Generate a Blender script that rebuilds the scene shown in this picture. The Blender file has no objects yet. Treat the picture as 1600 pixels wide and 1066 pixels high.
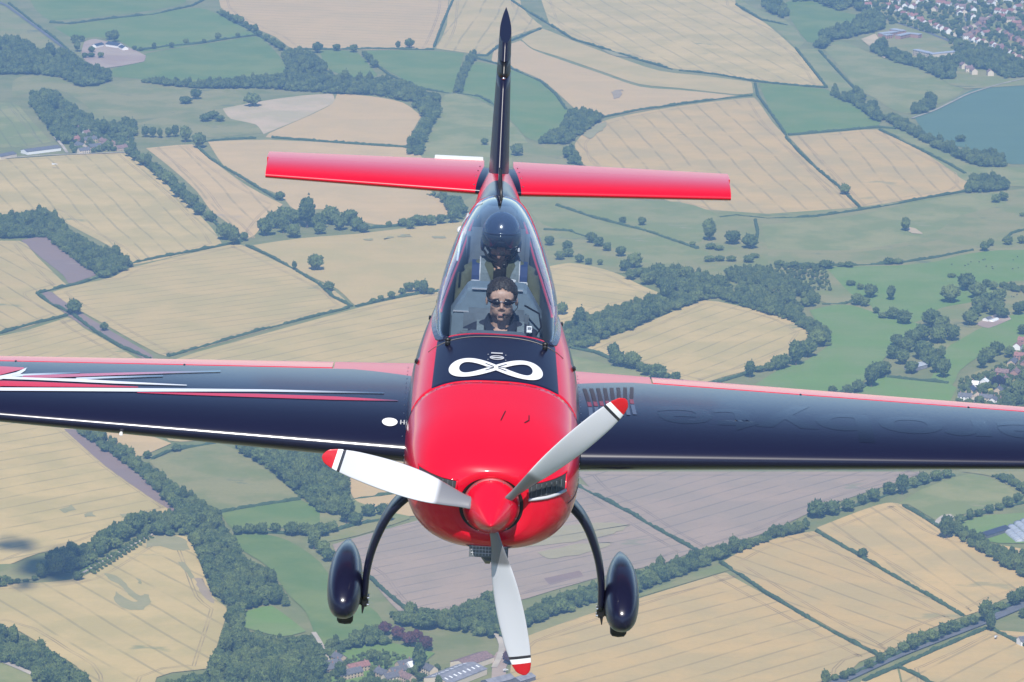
import bpy, bmesh, math, random
import numpy as np
from mathutils import Vector, Matrix, noise
random.seed(7); rng = np.random.default_rng(7)
sc = bpy.context.scene
COL = sc.collection
R = math.radians

# ---------------------------------------------------------------- camera
F, CX, CY = 6800.0, 800.0, 533.0            # focal length in photo pixels, photo centre
NOSE_DOWN = R(3.2)                          # the aircraft flies a little nose down and banked
PITCH, ROLL = R(16.1)-NOSE_DOWN, R(2.9)       # camera looks down
AC = Matrix.Rotation(NOSE_DOWN, 3, 'X') @ Matrix.Rotation(ROLL, 3, 'Y'); AC_ROT = AC.to_euler()
_fw = np.array([0, math.cos(PITCH), -math.sin(PITCH)])
_up = np.array([0, math.sin(PITCH), math.cos(PITCH)])
_rt = np.array([1.0, 0, 0])
def ray(px, py): return _fw + _rt*(px-CX)/F - _up*(py-CY)/F
_d = ray(767, 822)
CAM = -24.0*_d/np.linalg.norm(_d)           # the spinner tip sits at the origin, 24 m from the lens
GROUND = float(CAM[2]) - 1050.0
cam_d = bpy.data.cameras.new('camera'); cam = bpy.data.objects.new('camera', cam_d); COL.objects.link(cam)
cam.location = CAM; cam.rotation_euler = (math.pi/2-PITCH, 0, 0)
cam_d.sensor_width = 36; cam_d.lens = F/1600*36; cam_d.clip_start = 0.5; cam_d.clip_end = 120000
sc.camera = cam

# ---------------------------------------------------------------- sky, sun, exposure
SUN_EL, SUN_AZ = R(50), R(183)              # behind the camera, a little to its left
world = bpy.data.worlds.new('World'); sc.world = world; world.use_nodes = True
wn = world.node_tree.nodes; bg = wn['Background']
sky = wn.new('ShaderNodeTexSky'); sky.sky_type = 'NISHITA'; sky.sun_disc = False
sky.sun_elevation = SUN_EL; sky.sun_rotation = SUN_AZ; sky.altitude = 1500; sky.air_density = 1.0; sky.dust_density = 0.1; sky.ozone_density = 3.2
world.node_tree.links.new(sky.outputs[0], bg.inputs[0]); bg.inputs[1].default_value = 0.10
sun_d = bpy.data.lights.new('sun', 'SUN'); sun = bpy.data.objects.new('sun', sun_d); COL.objects.link(sun)
sun_d.energy = 4.2; sun_d.angle = R(0.53); sun_d.color = (1.0, 0.955, 0.89)
sd = Vector((math.sin(SUN_AZ)*math.cos(SUN_EL), math.cos(SUN_AZ)*math.cos(SUN_EL), math.sin(SUN_EL)))
sun.rotation_euler = sd.to_track_quat('Z', 'Y').to_euler(); sun.location = sd*60
sc.view_settings.view_transform = 'Standard'; sc.view_settings.look = 'None'
sc.view_settings.exposure = 0.55; sc.view_settings.gamma = 1.0; sc.view_settings.use_curve_mapping = False
try:
    sc.cycles.use_denoising = True; sc.cycles.denoiser = 'OPENIMAGEDENOISE'
except Exception: pass
sc.cycles.max_bounces = 8; sc.cycles.transparent_max_bounces = 16; sc.cycles.volume_bounces = 1
sc.cycles.sample_clamp_indirect = 4.0

# ---------------------------------------------------------------- helpers
ORD = ['leftmost','second from left','third from left','fourth from left','fifth from left','sixth from left','seventh from left','eighth from left','ninth from left','tenth from left','eleventh from left']
def nth(k, n):                               # place of item k of n counted from the nearer end of its row
    if k == 0: return 'leftmost'
    if k == n-1: return 'rightmost'
    return ORD[k] if k <= (n-1)/2 else ORD[n-1-k].replace('from left', 'from right')
def places(L): return {i: nth(k, len(L)) for k, i in enumerate(sorted(range(len(L)), key=lambda i: (L[i][0], L[i][1])))}
def tag(o, label=None, cat=None, group=None, kind=None):
    if label: o['label'] = label
    if cat: o['category'] = cat
    if group: o['group'] = group
    if kind: o['kind'] = kind
    return o
def mesh(name, verts, faces, mats=None, parent=None, smooth=True, midx=None):
    me = bpy.data.meshes.new(name)
    me.from_pydata([tuple(map(float, v)) for v in verts], [], [tuple(map(int, f)) for f in faces]); me.update()
    return link(name, me, mats, parent, smooth, midx)
def link(name, me, mats=None, parent=None, smooth=True, midx=None):
    if mats is not None:
        for m in (mats if isinstance(mats, (list, tuple)) else [mats]): me.materials.append(m)
    if smooth and len(me.polygons): me.polygons.foreach_set('use_smooth', [True]*len(me.polygons))
    if midx is not None: me.polygons.foreach_set('material_index', midx)
    o = bpy.data.objects.new(name, me); COL.objects.link(o)
    if parent is not None: o.parent = parent
    return o
def empty(name, loc=(0, 0, 0), rot=(0, 0, 0)):
    o = bpy.data.objects.new(name, None); COL.objects.link(o); o.location = loc; o.rotation_euler = rot
    o.empty_display_size = 0.3; return o
def bm_obj(name, bm, mats=None, parent=None, smooth=False):
    me = bpy.data.meshes.new(name); bm.to_mesh(me); bm.free(); return link(name, me, mats, parent, smooth)
def add_box(bm, c, s, rot=None, bevel=0):
    r = bmesh.ops.create_cube(bm, size=1.0)
    m = Matrix.Translation(c) @ (rot.to_4x4() if rot is not None else Matrix()) @ Matrix.Diagonal((s[0], s[1], s[2], 1))
    bmesh.ops.transform(bm, matrix=m, verts=r['verts'])
    if bevel:
        es = list({e for v in r['verts'] for e in v.link_edges})
        bmesh.ops.bevel(bm, geom=es, offset=bevel, segments=2, affect='EDGES')
def add_cyl(bm, p0, p1, r0, r1=None, seg=12, caps=True):
    p0, p1 = Vector(p0), Vector(p1); r1 = r0 if r1 is None else r1
    d = p1-p0; q = d.to_track_quat('Z', 'Y').to_matrix()
    ra = [bm.verts.new(p0 + q @ Vector((r0*math.cos(2*math.pi*i/seg), r0*math.sin(2*math.pi*i/seg), 0))) for i in range(seg)]
    rb = [bm.verts.new(p1 + q @ Vector((r1*math.cos(2*math.pi*i/seg), r1*math.sin(2*math.pi*i/seg), 0))) for i in range(seg)]
    for i in range(seg): bm.faces.new((ra[i], ra[(i+1) % seg], rb[(i+1) % seg], rb[i]))
    if caps: bm.faces.new(ra[::-1]); bm.faces.new(rb)
def add_tube(bm, pts, r, seg=8):
    pts = [Vector(p) for p in pts]; rings = []
    for k, p in enumerate(pts):
        d = (pts[min(k+1, len(pts)-1)]-pts[max(k-1, 0)]).normalized(); q = d.to_track_quat('Z', 'Y').to_matrix()
        rr = r[k] if isinstance(r, (list, tuple)) else r
        rings.append([bm.verts.new(p+q @ Vector((rr*math.cos(2*math.pi*i/seg), rr*math.sin(2*math.pi*i/seg), 0))) for i in range(seg)])
    for a, b in zip(rings, rings[1:]):
        for i in range(seg): bm.faces.new((a[i], a[(i+1) % seg], b[(i+1) % seg], b[i]))
    bm.faces.new(rings[0][::-1]); bm.faces.new(rings[-1])
def add_ball(bm, c, s, seg=16, rings=10, rot=None):
    r = bmesh.ops.create_uvsphere(bm, u_segments=seg, v_segments=rings, radius=1.0)
    m = Matrix.Translation(c) @ (rot.to_4x4() if rot is not None else Matrix()) @ Matrix.Diagonal((s[0], s[1], s[2], 1))
    bmesh.ops.transform(bm, matrix=m, verts=r['verts'])
def loft(rings, closed=True, cap0=False, cap1=False):
    n = len(rings[0]); V = [p for r in rings for p in r]; Fc = []
    for k in range(len(rings)-1):
        for i in range(n if closed else n-1):
            j = (i+1) % n
            Fc.append((k*n+i, k*n+j, (k+1)*n+j, (k+1)*n+i))
    if cap0: Fc.append(tuple(range(n))[::-1])
    if cap1: Fc.append(tuple((len(rings)-1)*n+i for i in range(n)))
    return V, Fc
def catmull(xs, ys):
    xs = np.array(xs, float); ys = np.array(ys, float)
    m = np.gradient(ys, xs, axis=0)
    def f(x):
        x = min(max(x, xs[0]), xs[-1]); i = min(int(np.searchsorted(xs, x, side='right'))-1, len(xs)-2); i = max(i, 0)
        h = xs[i+1]-xs[i]; t = (x-xs[i])/h
        return (2*t**3-3*t**2+1)*ys[i]+(t**3-2*t**2+t)*h*m[i]+(-2*t**3+3*t**2)*ys[i+1]+(t**3-t**2)*h*m[i+1]
    return f

# ---------------------------------------------------------------- node helpers
class S:                                     # a socket with arithmetic
    def __init__(s, nt, sock): s.nt, s.k = nt, sock
    def _m(s, op, *a, clamp=False):
        n = s.nt.nodes.new('ShaderNodeMath'); n.operation = op; n.use_clamp = clamp
        for i, v in enumerate((s,)+a):
            if isinstance(v, S): s.nt.links.new(v.k, n.inputs[i])
            else: n.inputs[i].default_value = v
        return S(s.nt, n.outputs[0])
    def __add__(s, o): return s._m('ADD', o)
    def __sub__(s, o): return s._m('SUBTRACT', o)
    def __mul__(s, o): return s._m('MULTIPLY', o)
    def __truediv__(s, o): return s._m('DIVIDE', o)
    def gt(s, o): return s._m('GREATER_THAN', o)
    def lt(s, o): return s._m('LESS_THAN', o)
    def abs(s): return s._m('ABSOLUTE')
    def mx(s, o): return s._m('MAXIMUM', o)
    def mn(s, o): return s._m('MINIMUM', o)
    def pw(s, o): return s._m('POWER', o)
    def frac(s): return s._m('FRACT')
    def step(s, a, b):                       # smoothstep from a to b
        n = s.nt.nodes.new('ShaderNodeMapRange'); n.interpolation_type = 'SMOOTHSTEP'
        s.nt.links.new(s.k, n.inputs[0]); n.inputs[1].default_value = a; n.inputs[2].default_value = b
        return S(s.nt, n.outputs[0])
def new_mat(name):
    m = bpy.data.materials.new(name); m.use_nodes = True; nt = m.node_tree
    return m, nt, nt.nodes['Principled BSDF']
def setin(b, **k):
    for a, v in k.items():
        a = a.replace('_', ' ')
        if a in b.inputs: b.inputs[a].default_value = v
def rgba(c): return (c[0], c[1], c[2], 1)
def mix(nt, fac, a, b):
    n = nt.nodes.new('ShaderNodeMix'); n.data_type = 'RGBA'
    for s, v in ((0, fac), (6, a), (7, b)):
        if isinstance(v, S): nt.links.new(v.k, n.inputs[s])
        elif hasattr(v, 'is_output'): nt.links.new(v, n.inputs[s])
        else: n.inputs[s].default_value = v if s == 0 else rgba(v)
    return n.outputs[2]
def objxyz(nt):
    t = nt.nodes.new('ShaderNodeTexCoord'); x = nt.nodes.new('ShaderNodeSeparateXYZ'); nt.links.new(t.outputs['Object'], x.inputs[0])
    return [S(nt, o) for o in x.outputs]
def noise_s(nt, scale, detail=3, rough=0.55, vec=None, stretch=None):
    t = nt.nodes.new('ShaderNodeTexCoord'); n = nt.nodes.new('ShaderNodeTexNoise')
    n.inputs['Scale'].default_value = scale; n.inputs['Detail'].default_value = detail; n.inputs['Roughness'].default_value = rough
    if stretch:
        mp = nt.nodes.new('ShaderNodeMapping'); mp.inputs['Rotation'].default_value = (0, 0, stretch[0]); mp.inputs['Scale'].default_value = (stretch[1], stretch[2], 1)
        nt.links.new(t.outputs['Object'], mp.inputs[0]); nt.links.new(mp.outputs[0], n.inputs['Vector'])
    else: nt.links.new(t.outputs['Object'], n.inputs['Vector'])
    return S(nt, n.outputs[0])
def plain(name, col, rough=0.5, metal=0.0, coat=0.0, var=0.0, vscale=20):
    m, nt, b = new_mat(name); setin(b, Base_Color=rgba(col), Roughness=rough, Metallic=metal, Coat_Weight=coat, Coat_Roughness=0.06)
    if var:
        c = mix(nt, noise_s(nt, vscale).step(0.3, 0.7), tuple(v*(1-var) for v in col), tuple(min(1, v*(1+var)) for v in col)); nt.links.new(c, b.inputs['Base Color'])
    return m
# ================================================================ LANDSCAPE
def at(px, py, z=0.0):                       # photo pixel -> point on the (flat) countryside
    d = ray(px, py); t = (GROUND+z-CAM[2])/d[2]
    return CAM + d*t
def mpp(px, py):                             # metres per photo pixel across the line of sight, there
    d = ray(px, py); return float((GROUND-CAM[2])/d[2]/F)
def field_mat(name, base, alt, tram=None, spacing=24.0, tstr=0.35, blotch=0.25, bscale=0.012, patch=None, streak=0.5):
    m, nt, b = new_mat(name); setin(b, Roughness=0.95, Specular_IOR_Level=0.1)
    x, y, z = objxyz(nt)
    ang = tram if tram is not None else 0.4
    n1 = noise_s(nt, bscale, 4, 0.6).step(0.35, 0.68)
    col = mix(nt, n1*blotch*2, base, alt)
    st = noise_s(nt, 1.0, 3, 0.6, stretch=(-ang, 0.0035, 0.045)).step(0.3, 0.72)      # long combine / drill streaks
    col = mix(nt, st*(0.45*streak), col, tuple(c*0.72 for c in base))
    fn = noise_s(nt, 0.25, 2).step(0.3, 0.7)
    col = mix(nt, fn*0.12, col, tuple(c*0.6 for c in base))
    if tram is not None:
        u = x*(-math.sin(ang)) + y*math.cos(ang)
        wob = noise_s(nt, 0.004, 2)*14.0
        f = ((u+wob)/spacing).frac()
        ln = (f-0.5).abs().lt(0.055)
        br = noise_s(nt, 0.02, 2).step(0.3, 0.55)
        col = mix(nt, ln*br*tstr, col, tuple(c*f2 for c, f2 in zip(base, (0.50, 0.56, 0.62))))
    if patch:
        p = noise_s(nt, patch[1], 4, 0.65, stretch=(-ang, 1.0, 1.6)).step(patch[2], patch[2]+0.08)
        col = mix(nt, p*patch[3], col, patch[0])
    nt.links.new(col if not isinstance(col, S) else col.k, b.inputs['Base Color'])
    return m
TYPES = {  # base, alt, blotch, patch
 'wheat':  ((.54,.37,.150), (.44,.33,.145), .6, ((.24,.23,.11), .008, .63, .6)),
 'stubble':((.56,.39,.180), (.48,.35,.165), .5, ((.36,.28,.2), .006, .66, .6)),
 'barley': ((.53,.39,.165), (.43,.34,.14), .6, ((.19,.21,.10), .009, .65, .7)),
 'green':  ((.125,.195,.045), (.18,.22,.06), .6, ((.2,.21,.11), .007, .64, .5)),
 'bright': ((.15,.24,.050), (.19,.245,.075), .6, ((.11,.18,.07), .006, .62, .5)),
 'teal':   ((.10,.165,.105), (.11,.175,.11), .4, None),
 'pasture':((.28,.265,.105), (.19,.22,.07), .8, ((.30,.26,.16), .008, .60, .7)),
 'rough':  ((.19,.212,.070), (.27,.245,.10), .8, ((.11,.14,.08), .012, .60, .7)),
 'soil':   ((.265,.185,.15), (.235,.175,.15), .5, ((.30,.24,.19), .006, .60, .6)),
 'fallow': ((.36,.27,.195), (.31,.245,.18), .7, ((.19,.20,.12), .010, .64, .6)),
 'weeds':  ((.27,.25,.15), (.32,.26,.18), .6, None),
 'yard':   ((.42,.33,.25), (.33,.24,.19), .6, None),
 'pale':   ((.54,.41,.26), (.42,.35,.20), .7, ((.2,.2,.14), .012, .62, .6)),
}
NAMES = {'wheat':'wheat_field','stubble':'stubble_field','barley':'barley_field','green':'grass_field','bright':'pasture','teal':'crop_field','pasture':'pasture','rough':'meadow','soil':'ploughed_field','fallow':'fallow_field','yard':'farm_yard','pale':'fallow_field'}
def smooth_poly(pts, n=3):
    pts = [np.array(p, float) for p in pts]; out = []; N = len(pts)
    for i in range(N):
        p0, p1, p2, p3 = pts[i-1], pts[i], pts[(i+1) % N], pts[(i+2) % N]
        # keep sharp corners: tangents shrink where the outline turns hard
        def tan(a, b, c):
            u, v = b-a, c-b; cu = float(u@v)/(np.linalg.norm(u)*np.linalg.norm(v)+1e-9); k = max(0.0, cu)
            return (c-a)*0.5*k*k
        m1, m2 = tan(p0, p1, p2), tan(p1, p2, p3)
        L = np.linalg.norm(p2-p1); m1 = m1*min(1, L/(np.linalg.norm(m1)+1e-9)); m2 = m2*min(1, L/(np.linalg.norm(m2)+1e-9))
        for k in range(n):
            t = k/n; out.append((2*t**3-3*t**2+1)*p1+(t**3-2*t**2+t)*m1+(-2*t**3+3*t**2)*p2+(t**3-t**2)*m2)
    return out
_layer = [0]
def outward(p):                              # outlines that leave the frame run on well beyond it
    x, y = p
    if x <= -20: x -= 380
    elif x >= 1630: x += 380
    if y <= -15: y -= 90
    elif y >= 1072: y += 220
    return (x, y)
def sheet(name, poly, mat, label=None, smooth=True, z=None):
    poly = [outward(p) for p in poly]
    P = smooth_poly(poly) if smooth else [np.array(p, float) for p in poly]
    _layer[0] += 1; zz = 0.30 + 0.008*_layer[0] if z is None else z
    g = [at(p[0], p[1]) for p in P]; c = np.mean(g, axis=0); c[2] = GROUND+zz
    o = mesh(name, [(q[0]-c[0], q[1]-c[1], 0) for q in g], [tuple(range(len(g)))], mat, smooth=False)
    if o.data.polygons[0].normal.z < 0: o.data.flip_normals()
    o.location = c
    return tag(o, label, kind='structure')
def strip_verts(pts, w):
    L = []
    for i, p in enumerate(pts):
        d = pts[min(i+1, len(pts)-1)]-pts[max(i-1, 0)]; d = d/(np.linalg.norm(d)+1e-9); n = np.array([-d[1], d[0]])
        L.append((p-n*w/2, p+n*w/2))
    return L
def resample(pts, step):
    out = [pts[0]]
    for a, b in zip(pts, pts[1:]):
        n = max(1, int(np.linalg.norm(b-a)/step))
        out += [a+(b-a)*k/n for k in range(1, n+1)]
    return out
def path(name, px, w, mat, label):
    g = resample([at(*p)[:2] for p in px], 15)
    for _ in range(2): g = [g[0]]+[(g[i-1]+2*g[i]+g[i+1])/4 for i in range(1, len(g)-1)]+[g[-1]]
    _layer[0] += 1; z = GROUND+1.3+0.004*(_layer[0]-90)
    V = []; Fc = []
    for a, b in strip_verts(g, w): V += [(a[0], a[1], z), (b[0], b[1], z)]
    for k in range(len(g)-1): Fc.append((2*k, 2*k+1, 2*k+3, 2*k+2))
    o = mesh(name, V, Fc, mat, smooth=False)
    if o.data.polygons[0].normal.z < 0: o.data.flip_normals()
    return tag(o, label, kind='structure')

# the ground: one sheet to the horizon, farmland patchwork by material
gm, nt, b = new_mat('countryside'); setin(b, Roughness=1.0, Specular_IOR_Level=0.0)
vo = nt.nodes.new('ShaderNodeTexVoronoi'); vo.inputs['Scale'].default_value = 0.0035
tc = nt.nodes.new('ShaderNodeTexCoord'); nt.links.new(tc.outputs['Object'], vo.inputs['Vector'])
sx = nt.nodes.new('ShaderNodeSeparateXYZ'); nt.links.new(vo.outputs['Color'], sx.inputs[0])
r1, r2 = S(nt, sx.outputs[0]), S(nt, sx.outputs[1])
c = mix(nt, r1.gt(0.5), (.14,.19,.08), (.40,.32,.20)); c = mix(nt, r2.gt(0.7), c, (.06,.09,.045)); c = mix(nt, noise_s(nt, .01, 4)*0.5, c, (.17,.18,.09))
ve = nt.nodes.new('ShaderNodeTexVoronoi'); ve.feature = 'DISTANCE_TO_EDGE'; ve.inputs['Scale'].default_value = 0.0035; nt.links.new(tc.outputs['Object'], ve.inputs['Vector'])
hd = (S(nt, ve.outputs['Distance'])+noise_s(nt, .02, 3)*.02).step(.030, .024); c = mix(nt, hd, c, (.045,.075,.035))
nt.links.new(c, b.inputs['Base Color'])
G = 38000
o = mesh('ground', [(-G, -G, 0), (G, -G, 0), (G, G, 0), (-G, G, 0)], [(0, 1, 2, 3)], gm, smooth=False); o.location = (0, 0, GROUND)
tag(o, 'patchwork farmland running out to the horizon', kind='structure')
verge = field_mat('verge_grass', (.17,.19,.065), (.23,.22,.09), blotch=.7, bscale=.02)
sheet('grassland', [(-150,-60),(1750,-60),(1750,1120),(-150,1120)], verge, 'rough grass margins between the farm fields', smooth=False, z=0.15)

FIELDS = [  # type, outline in photo pixels, tramline direction (two pixels) or None, spacing, label
 ('green', [(45,-20),(48,2),(78,32),(160,26),(240,16),(290,4),(310,-20)], None, 0, 'green grass field at the top left edge'),
 ('rough', [(-30,4),(10,10),(60,45),(95,72),(105,84),(60,82),(0,60),(-30,60)], None, 0, 'grey green pasture left of the farm lane'),
 ('green', [(83,42),(170,31),(240,20),(312,13),(355,30),(398,54),(310,69),(220,81),(190,66),(150,58),(118,62)], None, 0, 'green field behind the dark roofed farm'),
 ('green', [(175,110),(205,98),(230,84),(310,71),(400,57),(425,75),(458,115),(380,122),(300,130),(200,122),(172,120)], None, 0, 'deep green field in front of the dark roofed farm'),
 ('rough', [(20,128),(35,119),(75,116),(125,135),(190,128),(240,126),(290,140),(330,140),(400,138),(375,165),(300,175),(240,185),(150,190),(135,165),(90,140),(50,145),(18,152)], None, 0, 'dull green meadow between the two woods at upper left'),
 ('pasture', [(-30,160),(18,161),(50,190),(80,222),(30,230),(-30,246)], (0,200,30,240), 22, 'yellow green field at the left edge'),
 ('rough', [(210,195),(270,180),(350,170),(400,185),(408,208),(330,215),(215,215)], None, 0, 'green paddock beside the hamlet'),
 ('barley', [(-30,252),(0,249),(100,243),(195,239),(212,250),(262,290),(300,325),(332,358),(347,382),(270,402),(207,414),(180,390),(105,350),(78,330),(0,336),(-30,338)], (40,262,160,385), 26, 'large tan cereal field with dark tramlines at left'),
 ('stubble', [(228,232),(300,226),(322,244),(385,290),(442,320),(420,340),(398,368),(380,374),(360,352),(330,330),(308,300),(270,265)], (300,240,400,340), 30, 'pinkish stubble field beside the tree line at left'),
 ('stubble', [(325,222),(420,219),(630,231),(660,246),(662,290),(690,312),(703,334),(680,342),(600,352),(560,345),(520,328),(460,328),(437,305),(385,285),(350,260)], None, 0, 'pale stubble field behind the tailplane'),
 ('pale', [(348,170),(400,160),(470,150),(520,147),(524,160),(480,182),(412,210),(400,195),(360,186)], None, 0, 'bleached rough field with scrub patches'),
 ('stubble', [(527,147),(580,151),(630,161),(658,182),(645,205),(634,228),(520,221),(415,215),(422,208),(490,178),(520,162)], None, 0, 'curved pinkish stubble field above the tailplane'),
 ('stubble', [(320,-20),(708,-20),(700,12),(690,45),(675,76),(640,78),(560,78),(460,77),(430,58),(398,44),(345,12)], (350,15,640,28), 26, 'wide pale stubble field along the top edge'),
 ('barley', [(712,-20),(790,-20),(815,10),(848,42),(800,58),(760,85),(730,83),(680,76),(698,40)], (700,70,745,0), 30, 'small tan field behind the top of the fin'),
 ('green', [(500,80),(530,79),(560,84),(590,118),(570,125),(530,116),(508,104)], None, 0, 'small green field left of the fin'),
 ('green', [(568,81),(610,79),(670,80),(725,84),(715,120),(706,146),(660,138),(632,125),(605,110),(590,100)], None, 0, 'green field next to the fin'),
 ('green', [(745,97),(790,107),(845,128),(870,150),(886,172),(880,195),(845,220),(822,215),(800,190),(770,165),(715,145),(722,118)], None, 0, 'rounded green field behind the fin'),
 ('pasture', [(695,149),(720,148),(770,168),(805,198),(825,225),(825,262),(655,262),(668,215),(684,170)], None, 0, 'pale grey green pasture behind the base of the fin'),
 ('rough', [(800,225),(850,224),(885,232),(900,256),(840,262),(800,262)], None, 0, 'green patch beside the fin base'),
 ('barley', [(812,-20),(1135,-20),(1150,8),(1195,36),(1240,75),(1272,108),(1288,135),(1230,131),(1170,124),(1100,113),(1040,106),(1000,94),(950,78),(895,60),(858,36)], (880,0,1060,105), 30, 'big striped cereal field at top centre'),
 ('barley', [(815,62),(846,45),(895,64),(960,88),(1030,111),(1100,119),(1174,129),(1177,146),(1150,148),(1060,138),(1000,132),(940,112),(870,88),(832,76)], None, 0, 'narrow yellow green strip below the long hedge'),
 ('stubble', [(772,80),(813,64),(832,78),(870,92),(940,116),(1000,136),(1060,141),(1150,150),(1060,164),(945,183),(925,175),(905,175),(892,165),(868,143),(845,125),(800,106),(768,96)], None, 0, 'pinkish bare field sweeping to a point'),
 ('wheat', [(898,226),(918,203),(955,186),(1050,168),(1178,153),(1206,190),(1236,222),(1290,277),(1338,326),(1275,338),(1195,341),(1100,330),(1000,300),(940,275),(908,254)], (1040,175,1200,335), 30, 'large wheat field with crop marks behind the right tailplane'),
 ('pasture', [(1143,-10),(1180,14),(1230,34),(1258,66),(1246,78),(1210,45),(1160,15)], None, 0, 'pale pasture strip below the green field at top right'),
 ('green', [(1222,8),(1240,0),(1272,2),(1312,18),(1348,25),(1340,42),(1310,55),(1285,66),(1262,66),(1245,45)], None, 0, 'green field at top right below the town'),
 ('pasture', [(1248,78),(1276,78),(1305,104),(1336,140),(1310,152),(1291,137),(1268,102)], None, 0, 'narrow pale strip between two hedges'),
 ('pasture', [(1285,75),(1310,65),(1330,70),(1360,84),(1400,98),(1445,110),(1500,130),(1507,140),(1488,155),(1440,172),(1418,178),(1390,170),(1368,154),(1340,140),(1312,105)], None, 0, 'pale sloping pasture below the town'),
 ('green', [(1185,130),(1290,140),(1310,155),(1342,166),(1376,192),(1370,198),(1310,204),(1232,212),(1205,175)], None, 0, 'dark green field at upper right'),
 ('teal', [(1428,182),(1465,170),(1510,145),(1550,133),(1640,112),(1640,262),(1580,257),(1550,243),(1500,230),(1450,215)], None, 0, 'dark blue green crop field at the right edge'),
 ('wheat', [(1232,214),(1300,208),(1370,203),(1405,218),(1508,270),(1512,290),(1498,300),(1420,312),(1340,326),(1290,275)], (1260,215,1350,318), 30, 'wheat field with clear tramlines at right'),
 ('pasture', [(1374,201),(1412,205),(1450,222),(1500,240),(1580,262),(1640,275),(1640,296),(1570,292),(1515,287),(1470,256),(1408,216)], None, 0, 'pale grass strip below the blue green crop'),
 ('soil', [(33,376),(72,370),(105,398),(152,430),(108,445),(98,430),(60,400)], None, 0, 'purple brown bare strip beside the wood at left'),
 ('barley', [(-30,378),(30,377),(58,402),(94,437),(104,446),(56,459),(62,466),(102,491),(0,521),(-30,528)], (0,400,90,450), 24, 'cream cereal field at the left edge'),
 ('barley', [(82,457),(112,448),(175,434),(202,420),(350,385),(378,384),(440,413),(520,453),(548,479),(420,515),(268,557),(240,550),(150,500),(100,472)], (90,480,420,440), 22, 'large cream cereal field with fine lines at left'),
 ('soil', [(66,459),(80,457),(115,482),(160,510),(238,556),(238,572),(215,556),(130,510),(76,470)], None, 0, 'brown bare track strip along the hedge'),
 ('barley', [(-30,534),(0,526),(105,497),(130,513),(215,562),(262,604),(150,662),(60,632),(-30,628)], (0,560,150,520), 22, 'cream field just above the left wing'),
 ('barley', [(275,562),(400,526),(552,484),(600,472),(690,456),(740,465),(800,500),(790,640),(600,690),(340,688),(265,690),(215,640),(240,600)], (300,560,640,490), 26, 'cream field between the left wing and the cockpit'),
 ('barley', [(395,384),(470,373),(560,366),(720,348),(800,352),(820,400),(800,440),(690,453),(600,468),(556,479),(528,453),(490,435),(443,411)], None, 0, 'cream field with scattered trees left of the cockpit'),
 ('rough', [(700,330),(760,300),(900,300),(1200,335),(1600,296),(1660,290),(1660,440),(1600,500),(1480,560),(1280,470),(1000,430),(860,420),(800,400),(740,345)], None, 0, 'rolling dull green meadows right of the cockpit'),
 ('pasture', [(880,316),(1060,316),(1122,336),(1106,368),(1084,386),(1058,378),(1000,356),(920,336)], None, 0, 'mottled pale meadow below the right tailplane'),
 ('pasture', [(828,332),(880,323),(920,339),(1000,358),(1060,381),(1112,397),(1060,412),(1000,410),(960,390),(900,366),(850,352)], None, 0, 'sloping pale meadow beside the canopy'),
 ('barley', [(825,440),(850,420),(890,412),(930,418),(968,430),(1000,446),(1037,461),(1018,471),(960,479),(915,496),(840,518),(815,480)], (870,470,960,483), 24, 'cream field just right of the canopy'),
 ('barley', [(918,545),(940,532),(980,518),(1040,493),(1100,470),(1180,485),(1232,500),(1266,521),(1246,546),(1200,570),(1130,590),(1090,599),(1010,577),(950,556)], (960,550,1150,480), 24, 'pale wheat field above the right wing root'),
 ('pasture', [(830,540),(890,556),(960,572),(1060,592),(1100,605),(1180,602),(1290,625),(1340,640),(1430,660),(1500,668),(1500,735),(905,735),(800,740),(800,600)], None, 0, 'scrubby grass strip above the right wing root'),
 ('pasture', [(1190,352),(1270,346),(1340,336),(1430,318),(1510,304),(1560,302),(1575,320),(1500,338),(1460,365),(1400,382),(1320,392),(1200,390)], None, 0, 'pale hillside meadow with a lone tree'),
 ('rough', [(1200,394),(1320,396),(1410,386),(1480,373),(1530,362),(1640,338),(1640,378),(1500,400),(1400,412),(1200,412)], None, 0, 'darker green meadow band'),
 ('bright', [(1290,418),(1400,416),(1460,410),(1500,400),(1560,392),(1640,384),(1640,438),(1580,440),(1530,470),(1470,482),(1430,505),(1370,490),(1360,478),(1330,460),(1310,440)], None, 0, 'bright green cattle pasture'),
 ('bright', [(1265,486),(1300,478),(1330,478),(1370,490),(1440,508),(1420,530),(1390,552),(1370,575),(1350,595),(1290,625),(1180,602),(1215,580),(1262,563),(1296,540)], None, 0, 'bright green field above the right wing'),
 ('bright', [(1480,545),(1500,532),(1540,510),(1600,490),(1640,485),(1640,540),(1560,545),(1500,580),(1490,600),(1430,650),(1340,640),(1385,590),(1450,600)], None, 0, 'green fields around the grey barn at right'),
 ('bright', [(1330,625),(1380,588),(1480,600),(1500,612),(1500,668),(1430,660),(1340,640)], None, 0, 'mown paddock just above the right wing'),
 ('fallow', [(900,738),(1120,738),(1445,738),(1420,748),(1280,796),(1200,832),(1095,862),(1030,830),(985,800),(930,770)], (930,850,1250,760), 22, 'purplish bare field below the right wing'),
 ('fallow', [(520,852),(560,840),(650,815),(700,800),(900,755),(985,804),(1085,862),(1040,880),(950,900),(870,922),(800,942),(640,965),(600,932),(575,900),(530,872)], (600,900,900,840), 20, 'reddish bare field under the propeller'),
 ('soil', [(850,905),(905,893),(912,902),(860,915)], None, 0, 'dark red soil patch under the propeller'),
 ('rough', [(780,1000),(800,990),(940,941),(1000,929),(1122,884),(1140,892),(1000,934),(940,954),(810,1004)], None, 0, 'grey green margin along the tree belt'),
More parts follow.
